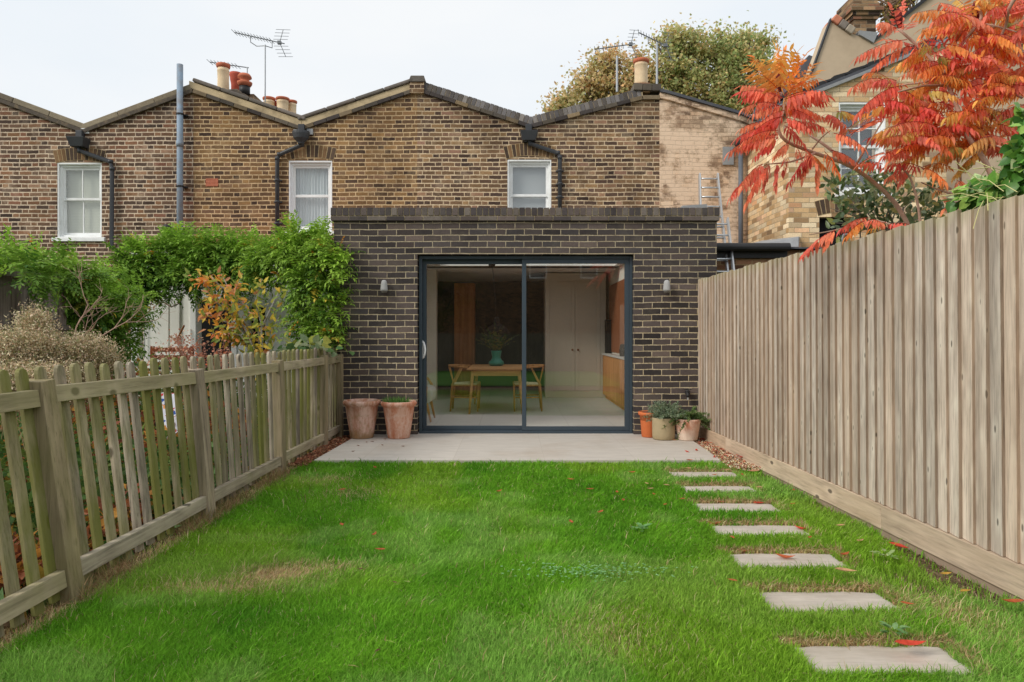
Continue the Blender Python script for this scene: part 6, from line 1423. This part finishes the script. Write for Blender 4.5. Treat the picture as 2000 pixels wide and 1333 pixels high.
# ================================================================ grass
rg = np.random.default_rng(99)
def in_stone(x, y, m=0.):
    r = np.zeros(len(x), bool)
    for (xa, xb, ya, yb) in stones: r |= (x > xa - m) & (x < xb + m) & (y > ya - m) & (y < yb + m)
    return r
def dens_sample(n):
    # more blades near the camera, where each one shows
    u = rg.random(n); a, b = 2.2, yP + .03; yy = 1 / (1 / a * (1 - u) + 1 / b * u)
    return rg.uniform(-2.35, 2.6, n), yy
N = 720000
x, y = dens_sample(N)
keep = (np.abs(x) < y * .78 + .15) & (x < fx(y) - .03) & ~in_stone(x, y, -.004 - .022 * vnoise(x, y, 9, 61)) & (x > -2.2)
pe = yP - .004 + .02 * (vnoise(x, y, 5, 40) - .5); keep &= y < pe
# worn patches
patch = vnoise(x, y, 2.1, 41) * .5 + vnoise(x, y, 6.5, 42) * .5
edge = np.clip((x - (fx(y) - .30 + .12 * (vnoise(x, y, 2.5, 44) - .5))) / .12, 0, 1)     # earth strip by the fence
edgefar = np.where(y > 5.6, 1, 1); soilp = edge * np.where(vnoise(x, y, 1.9, 45) > .55, .35, .93) * np.where(y < 5.2, 1, .6)
def blob(cx, cy, rx, ry, k): return k * np.exp(-(((x - cx) / rx) ** 2 + ((y - cy) / ry) ** 2) * 1.2)
bare = blob(.45, 2.75, .12, .16, .8) + blob(.28, 2.5, .12, .1, .55) + blob(2.05, 3.4, .18, .45, .9) + blob(1.35, 2.35, .1, .08, .3)
keep &= rg.random(N) > np.clip(soilp + bare, 0, .97)
lf = np.clip((-2.0 - x) / .12, 0, 1); keep &= rg.random(N) > lf * .75
x, y, patch = x[keep], y[keep], patch[keep]; n = len(x)
def blob(cx, cy, rx, ry, k): return k * np.exp(-(((x - cx) / rx) ** 2 + ((y - cy) / ry) ** 2) * 1.2)
straw = blob(-1.24, 3.6, .2, .12, 1.3) + blob(-1.45, 3.4, .34, .10, .7) + blob(-1.0, 3.72, .2, .08, .55) + blob(-1.55, 5.9, .25, .18, .4) + blob(-1.28, 5.4, .3, .2, .35)
straw += np.clip((-1.98 - x) / .12, 0, 1) * .8
for (xa, xb, ya, yb) in stones:     # scorched far edges of the slabs
    straw += 1.1 * np.exp(-((y - yb - .012) / .028) ** 2) * ((x > xa - .04) & (x < xb + .05)) + .5 * np.exp(-((x - xb - .02) / .025) ** 2) * ((y > ya) & (y < yb + .03))
straw += blob(2.0, 3.1, .2, .3, .5) + blob(.4, 2.9, .3, .3, .25)
path = ((x > 1.1) & (x < 1.95))
n1 = vnoise(x, y, 1.1, 50); n2 = vnoise(x, y, 3.4, 51); n3 = vnoise(x, y, 9, 52)
stripe = np.sin(2 * pi * (x + .05 * np.sin(y * 1.3)) / .92 + .6)      # faint mowing stripes
lush = np.clip(.30 * n1 + .34 * n2 + .30 * n3 + .03 + .10 * stripe + .08 * rg.normal(0, 1, n), 0, 1)
h = (.038 + .016 * n2 + .010 * n3) * rg.uniform(.55, 1.25, n) * np.where(rg.random(n) < .03, 1.6, 1)
h *= np.where(straw > .5, .75, 1)
near = np.zeros(n, bool)
for (xa, xb, ya, yb) in stones: near |= (x > xa - .05) & (x < xb + .05) & (y > ya - .08) & (y < ya)
h = np.where(near, h * .85, h)
wd = np.interp(y, [2.2, 3.5, 6.7], [.0028, .0036, .0062]) * rg.uniform(.5, 1.5, n)
az = rg.random(n) * 2 * pi; comb = vnoise(x, y, 2.2, 60) * 2 * pi
lx_ = np.cos(az) * .85 + np.cos(comb) * .25; ly_ = np.sin(az) * .85 + np.sin(comb) * .25
bend = rg.uniform(.25, .95, n) * h
z0 = gz(x, y) - .004
B_ = np.stack([x, y, z0], 1); Wv = np.stack([-np.sin(az + .6), np.cos(az + .6), np.zeros(n)], 1) * wd[:, None] / 2
mid = B_ + np.stack([lx_ * bend * .3, ly_ * bend * .3, h * .62], 1); tip = B_ + np.stack([lx_ * bend, ly_ * bend, h * rg.uniform(.75, 1, n)], 1)
V = np.stack([B_ - Wv, B_ + Wv, mid - Wv * .8, mid + Wv * .8, tip], 1).reshape(-1, 3)
o = (np.arange(n) * 5)[:, None]
gA, gB, gC = np.array(C(84, 154, 36)), np.array(C(154, 210, 66)), np.array(C(178, 214, 122))
t = lush[:, None]; base = gA * (1 - t) + gB * t
pale = np.clip((vnoise(x, y, 1.7, 70) * .6 + vnoise(x, y, 5, 71) * .4 - .53) * 4 + .10 * stripe, 0, .42)[:, None]
base = base * (1 - pale) + gC * pale
yl = np.clip((vnoise(x, y, 1.4, 73) - .6) * 3, 0, .5)[:, None]; base = base * (1 - yl) + np.array(C(164, 198, 66)) * yl
isst = (rg.random(n) < np.clip(straw + .025, 0, .93))[:, None]
base = np.where(isst, pick(rg, [C(240, 222, 176), C(222, 200, 152), C(186, 158, 118)], n, .15), base * rg.uniform(.62, 1.3, (n, 1)))
cc = np.repeat(base, 5, 0)
tag(np_mesh('lawn_grass', V, [o + np.array([[0, 1, 3, 2]]), o + np.array([[2, 3, 4]])], mGrass, cc), 'short green lawn grass with paler and straw-dry patches', 'grass', kind='stuff')
# dry tufts by the picket fence and slab edges
n = 6500; y = rg.uniform(2.6, 6.8, n); x = -2.08 + rg.normal(0, .05, n) + .05 * (vnoise(y, y, 3, 5) - .3)
k = vnoise(x, y, 2.0, 8) > .42; x, y = x[k], y[k]; n = len(x)
rm = [(rg.uniform(xa - .03, xb + .05, 420), yb + np.abs(rg.normal(0, .02, 420)) + .002) for (xa, xb, ya, yb) in stones] + [(xb + np.abs(rg.normal(0, .025, 200)), rg.uniform(ya + .05, yb, 200)) for (xa, xb, ya, yb) in stones[:3]]
x = np.concatenate([x] + [q[0] for q in rm]); y = np.concatenate([y] + [q[1] for q in rm]); n = len(x)
v = leaflets(np.stack([x, y, np.where(x > 0, -.034, -.045) + rg.uniform(0, .018, n) * (x > 0)], 1), nrm(rg.normal(0, .8, (n, 3)) + np.where(x > 0, .12, .45)[:, None] * np.array((0, 0, 1.))), rg.normal(0, 1, (n, 3)), rg.uniform(.05, .14, n) * np.where(x > 0, .45, 1), .0035, pick(rg, [C(186, 158, 118), C(160, 130, 96), C(150, 150, 96)], n, .2), curve=.5)
tag(np_mesh('dry_grass', v[0], v[1], mDry, v[2]), 'dead straw-coloured grass along the picket fence foot and stone edges', 'dry grass', kind='stuff')
n = 9000; x, y = dens_sample(n); k = (np.abs(x) < y * .78) & (x < fx(y) - .3) & (x > -2.0) & ~in_stone(x, y, .0) & (vnoise(x, y, 2.6, 90) + .3 * rg.random(n) > .62); x, y = x[k], y[k]; n = len(x)
v = leaflets(np.stack([x, y, gz(x, y) + rg.uniform(.008, .034, n)], 1), nrm(rg.normal(0, 1, (n, 3)) * (1, 1, .25)), rg.normal(0, .4, (n, 3)) + (0, 0, 1), rg.uniform(.02, .06, n), rg.uniform(.002, .0045, n), pick(rg, [C(216, 198, 148), C(190, 168, 124), C(150, 124, 90), C(206, 206, 130)], n, .2), curve=.3)
tag(np_mesh('lawn_thatch', v[0], v[1], mDry, v[2]), 'loose dead grass clippings strewn thinly through the lawn', 'thatch', kind='stuff')
# clover and weeds
def rosette(px, py, n, r, L_, seed, cols, name='lawn_weed', label='pale green broad-leaved weed in the lawn'):
    d_ = (H + .02) * F / (py - 652); x_, y_ = X(px, d_), d_; rg = np.random.default_rng(seed); a = rg.random(n) * 2 * pi; rr_ = r * np.sqrt(rg.random(n))
    v = leaflets(np.stack([x_ + rr_ * np.cos(a), y_ + rr_ * np.sin(a) * .6, np.full(n, .005) + rg.uniform(-.01, .02, n)], 1), np.stack([np.cos(a), np.sin(a), rg.uniform(.1, .6, n)], 1), np.tile((0, 0, 1.), (n, 1)), rg.uniform(.6, 1, n) * L_, L_ * .5, pick(rg, cols, n), rich=True)
    return tag(np_mesh(name, v[0], v[1], mFoil, v[2]), label, 'weed')
rosette(1745, 1245, 14, .03, .05, 1, [C(130, 168, 110), C(110, 150, 90)], label='grey-green weed rosette just behind the nearest stepping stone')
rosette(1253, 1042, 12, .03, .07, 2, [C(130, 178, 110)], label='small pale weed in the middle distance of the lawn, left of the stones')
rosette(1732, 1095, 16, .05, .05, 3, [C(170, 190, 130), C(140, 170, 100)], label='pale lobed weed on the bare soil beside the board fence')
for i in range(1):
    n = 230; rgc = np.random.default_rng(5); cx_, cy_ = X(1160, 3.55), 3.55; bx = cx_ + rgc.normal(0, .2, n); by = cy_ + rgc.normal(0, .06, n); a = rgc.random(n) * 6.28
    v = leaflets(np.stack([bx, by, gz(bx, by) + rgc.uniform(.046, .064, n)], 1), np.stack([np.cos(a), np.sin(a), np.full(n, .15)], 1), np.tile((0, 0, 1.), (n, 1)), .018, .017, pick(rgc, [C(150, 196, 134), C(130, 180, 112)], n))
    tag(np_mesh('clover_patch', v[0], v[1], mFoil, v[2]), 'patch of blue-green clover in the middle of the lawn', 'clover', kind='stuff')
# crumbs of soil and gravel strips
def pebbles(name, label, xs_, ys_, zs_, size, cols, seed, flat=.6, leafy=0):
    rg = np.random.default_rng(seed); n = len(xs_); s = rg.uniform(*size, n)[:, None]
    dirs_ = np.array([(1, 0, 0), (-.5, .87, 0), (-.5, -.87, 0), (0, 0, flat), (0, 0, -flat)])
    V = np.stack([np.stack([xs_, ys_, zs_], 1) + (dirs_[k] + rg.normal(0, .25, (n, 3))) * s for k in range(5)], 1).reshape(-1, 3)
    t = np.array([(0, 1, 3), (1, 2, 3), (2, 0, 3), (1, 0, 4), (2, 1, 4), (0, 2, 4)]); o = (np.arange(n) * 5)[:, None, None]
    return tag(np_mesh(name, V, [(t[None] + o).reshape(-1, 3)], mSol, np.repeat(pick(rg, cols, n, .25), 5, 0)), label, name.replace('_', ' '), kind='stuff')
n = 3400; yy = rg.uniform(yP - .3, 8.38, n); xx = rg.uniform(0, 1, n) * (fx(yy) - .03 - 2.03 - .055 * (yy - yP)) + 2.06 + .05 * (yy - yP)
pebbles('gravel', 'narrow strip of pale gravel beside the patio along the board fence', xx, yy, rg.uniform(-.05, -.012, n), (.006, .014), [C(226, 206, 168), C(206, 176, 140), C(190, 120, 96), C(236, 222, 196), C(160, 110, 90)], 2)
n = 2600; yy = rg.uniform(yP - .2, 8.38, n); xl_ = X(613, yP) + (yy - yP) * (-1.88 - X(613, yP)) / (DE - yP); xx = xl_ - .01 - rg.random(n) * (xl_ + 2.12)
pebbles('leaf_litter', 'strip of brown leaf litter and bark between the patio and the picket fence', xx, yy, rg.uniform(-.05, .0, n), (.008, .018), [C(150, 96, 70), C(176, 116, 88), C(120, 80, 60), C(196, 150, 116)], 3, .35)
n = 5200; yy = rg.uniform(2.3, 5.2, n); xx = fx(yy) - rg.random(n) ** 1.3 * .45
pebbles('soil_crumbs', 'loose brown soil crumbs on the bare strip by the board fence', xx, yy, gz(xx, yy) + .002, (.003, .010), [C(120, 98, 78), C(150, 126, 100), C(96, 78, 62)], 4)

# ---------------------------------------------------------------- fallen leaves, each its own thing
def fallen(px, py, L_, col_, where, grp, seed, zz=.006, rot=None, name='fallen_leaf'):
    d_ = (H - zz) * F / (py - 652); x_, y_ = X(px, d_), d_; rr = random.Random(seed); a = rr.uniform(0, 6.28) if rot is None else rot
    me = bpy.data.meshes.new(name); k = 7; vs = []; c, s = cos(a), sin(a); cup = rr.uniform(.1, .5)
    for i in range(k):
        t = i / (k - 1); w_ = .42 * L_ * (sin(pi * t ** .8)) * .45; hx_ = (t - .5) * L_; up_ = cup * L_ * (t - .5) ** 2 * 1.6
        for j in (-1, 0, 1): vs.append((hx_ * c - j * w_ * s, hx_ * s + j * w_ * c, up_ + abs(j) * w_ * .5))
    fs = [(3 * i + j, 3 * i + j + 1, 3 * i + j + 4, 3 * i + j + 3) for i in range(k - 1) for j in (0, 1)]
    me.from_pydata(vs, [], fs); ca = me.color_attributes.new('Col', 'FLOAT_COLOR', 'POINT'); ca.data.foreach_set('color', np.tile((*col_, 1), (len(vs), 1)).astype('f').ravel()); me.materials.append(mFoilR)
    o = link(me, name); o.location = (x_, y_, zz); tag(o, where, 'fallen leaf', grp); return o
red, org, tan_, brn, yel_ = C(222, 84, 64), C(206, 110, 70), C(226, 178, 136), C(124, 84, 70), C(222, 176, 84)
lawnL = 'small curled orange-brown leaf lying loose on the open lawn'
for i, (px, py, c_) in enumerate([(733, 914, org), (975, 960, org), (1115, 937, org), (1205, 962, org), (1217, 977, org), (1172, 1001, org), (1116, 1021, org), (667, 1025, org), (731, 1045, org), (742, 1074, org), (668, 957, org), (1152, 956, org), (1234, 923, org)]):
    fallen(px, py, .07, shade(c_, rnd.uniform(.8, 1.15)), lawnL, 'orange-brown leaves on the open lawn', i)
for i, (px, py) in enumerate([(704, 1112), (771, 1138), (738, 1271), (1050, 946)]):
    fallen(px, py, .035, brn, 'tiny dark brown withered leaf lying on the open lawn', 'dark withered leaves on the lawn', 40 + i)
for i, (px, py) in enumerate([(1263, 945), (1270, 955), (1302, 948), (1344, 915), (1420, 918), (1482, 952)]):
    fallen(px, py, .06, tan_, 'pale tan leaf on the grass around the far stepping stones', 'tan leaves near the far stones', 60 + i)
for i, (px, py) in enumerate([(1277, 966), (1332, 975), (1299, 986), (1395, 928), (1450, 928), (1550, 958), (1430, 1050), (1582, 1050), (1430, 1134), (1548, 985)]):
    fallen(px, py, .055, org, 'orange leaf scattered on the grass beside the stepping stones', 'orange leaves by the stones', 80 + i)
S = -.032
fallen(1778, 1261, .13, red, 'large bright red leaf on the far edge of the nearest stepping stone', None, 101, .015, .05)
fallen(1459, 1077, .10, red, 'narrow red leaf on the left end of the third stepping stone', None, 102, S, .25)
fallen(1534, 1090, .11, org, 'long coral leaf in the middle of the third stepping stone', None, 103, S, -.3)
fallen(1650, 1084, .08, org, 'orange leaf curled at the right end of the third stepping stone', None, 104, .0, .5)
fallen(1395, 1024, .10, red, 'thin crimson leaf on the left corner of the fourth stepping stone', None, 105, S, .1)
fallen(1563, 1033, .09, red, 'red leaf standing at the right end of the fourth stepping stone', None, 106, S, 2.2)
fallen(1404, 981, .09, org, 'thin orange leaf on the fifth stepping stone, left half', None, 107, S, -.4)
fallen(1482, 983, .09, red, 'short red leaf on the fifth stepping stone, right half', None, 108, S, 0)
fallen(1652, 1116, .11, tan_, 'large cream leaf on the grass between the second and third stones', None, 109, .02, -.3)
fallen(1772, 1180, .06, org, 'rusty curled leaf at the right corner of the second stepping stone', None, 110, .02)
fallen(1755, 1068, .13, red, 'crumpled red leaf on the bare soil below the board fence', None, 111, -.03)
fallen(1978, 1177, .10, org, 'orange leaf propped against the gravel board at far right', None, 112, .0)
for i, (px, py, c_) in enumerate([(1641, 1027, tan_), (1680, 1057, tan_), (1846, 1122, yel_), (1886, 1155, yel_)]): fallen(px, py, .07, c_, 'yellowish dead leaf on the rough strip beside the board fence', 'yellowish leaves by the board fence', 120 + i, -.01)
fallen(1472, 921, .12, C(232, 170, 140), 'big pinkish leaf on the gravel end near the board fence foot', None, 130, .0)
for i, (px, py) in enumerate([(716, 864), (727, 863), (752, 858), (700, 871), (787, 872), (747, 870), (690, 882)]): fallen(px, py, .05, C(150, 100, 80), 'brown scrap of leaf on the paving in front of the large clay pots', 'leaf scraps on the left paving', 140 + i, .003)
for i, (px, py, c_) in enumerate([(1342, 883, red), (1360, 880, red), (1347, 899, org), (1318, 860, tan_), (1395, 893, red)]): fallen(px, py, .07, c_, 'red-brown leaf on the paving in front of the right-hand pots', 'leaves on the right paving', 150 + i, .003)
for i in range(22):
    t = rnd.random(); yy = yP + .1 + t * 1.3; xx = fx(yy) - rnd.uniform(.04, .2); px = 1000 + xx / yy * F; py = 652 + (H + .0) * F / yy
    fallen(px, py, .06, shade(rnd.choice([red, C(206, 90, 80), org]), rnd.uniform(.8, 1.1)), 'crimson leaf caught in the gravel strip at the foot of the board fence', 'crimson leaves in the gravel strip', 200 + i, -.002)

# ================================================================ what stands behind the camera (seen only as reflections in the glass)
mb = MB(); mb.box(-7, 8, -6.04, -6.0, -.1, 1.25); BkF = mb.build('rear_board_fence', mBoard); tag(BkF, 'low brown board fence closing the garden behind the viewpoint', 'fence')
mb = MB(); mb.add([(-2.6, -6, -.03), (2.75, -6, -.03), (2.75, .5, -.03), (-2.6, .5, -.03)], [(0, 1, 2, 3)])
g = G('rear_lawn'); n = g.noise(g.pos(), 14, 5); tag(mb.build('lawn', g.done(g.bsdf(g.mix(n, C(64, 110, 30), C(92, 140, 44)), .9))), kind='structure')
Rb = thing('rear_terrace', 'brick terrace of houses behind the viewpoint with white windows', 'house', (0, -22, 0))
ops = [(xx, xx + 1.0, zz, zz + 1.6) for xx in (-9, -5.4, 1.0, 3.9, 9) for zz in (4.4,)]
mb = MB(); clean_wall(wall(mb, [(-26, 8.4), (26, 8.4)], -22.3, .3, 0, ops), 'wall', mRearB, Rb)
mb = MB()
for (a, b, c_, d_) in ops: ring(mb, a, b, c_, d_, -22.1, -22.02, .07, .07, .07, .07); mb.box(a, b, -22.1, -22.04, (c_ + d_) / 2 - .03, (c_ + d_) / 2 + .03)
mb.build('window_frame', mWhite, Rb)
mb = MB(); mb.box(-26, 26, -22.5, -22.35, 0, 8.3); mb.build('dim_rooms', mSlate, Rb)
big_tree('bare-limbed dark tree behind the viewpoint', (-4.2, -9, -.1), [((-4.2, -9, 3.8), (1.6, 1.2, 1.8)), ((-2.6, -9.4, 3.0), (1.2, 1, 1.3)), ((-6.4, -9.4, 3.2), (1.4, 1, 1.6)), ((-4.4, -9, 1.6), (2.2, 1, .9))], 9000, ([C(60, 80, 40), C(80, 92, 48)], [C(130, 124, 60), C(150, 120, 66)]), 5, .12, (-4.2, -9, 1.8))
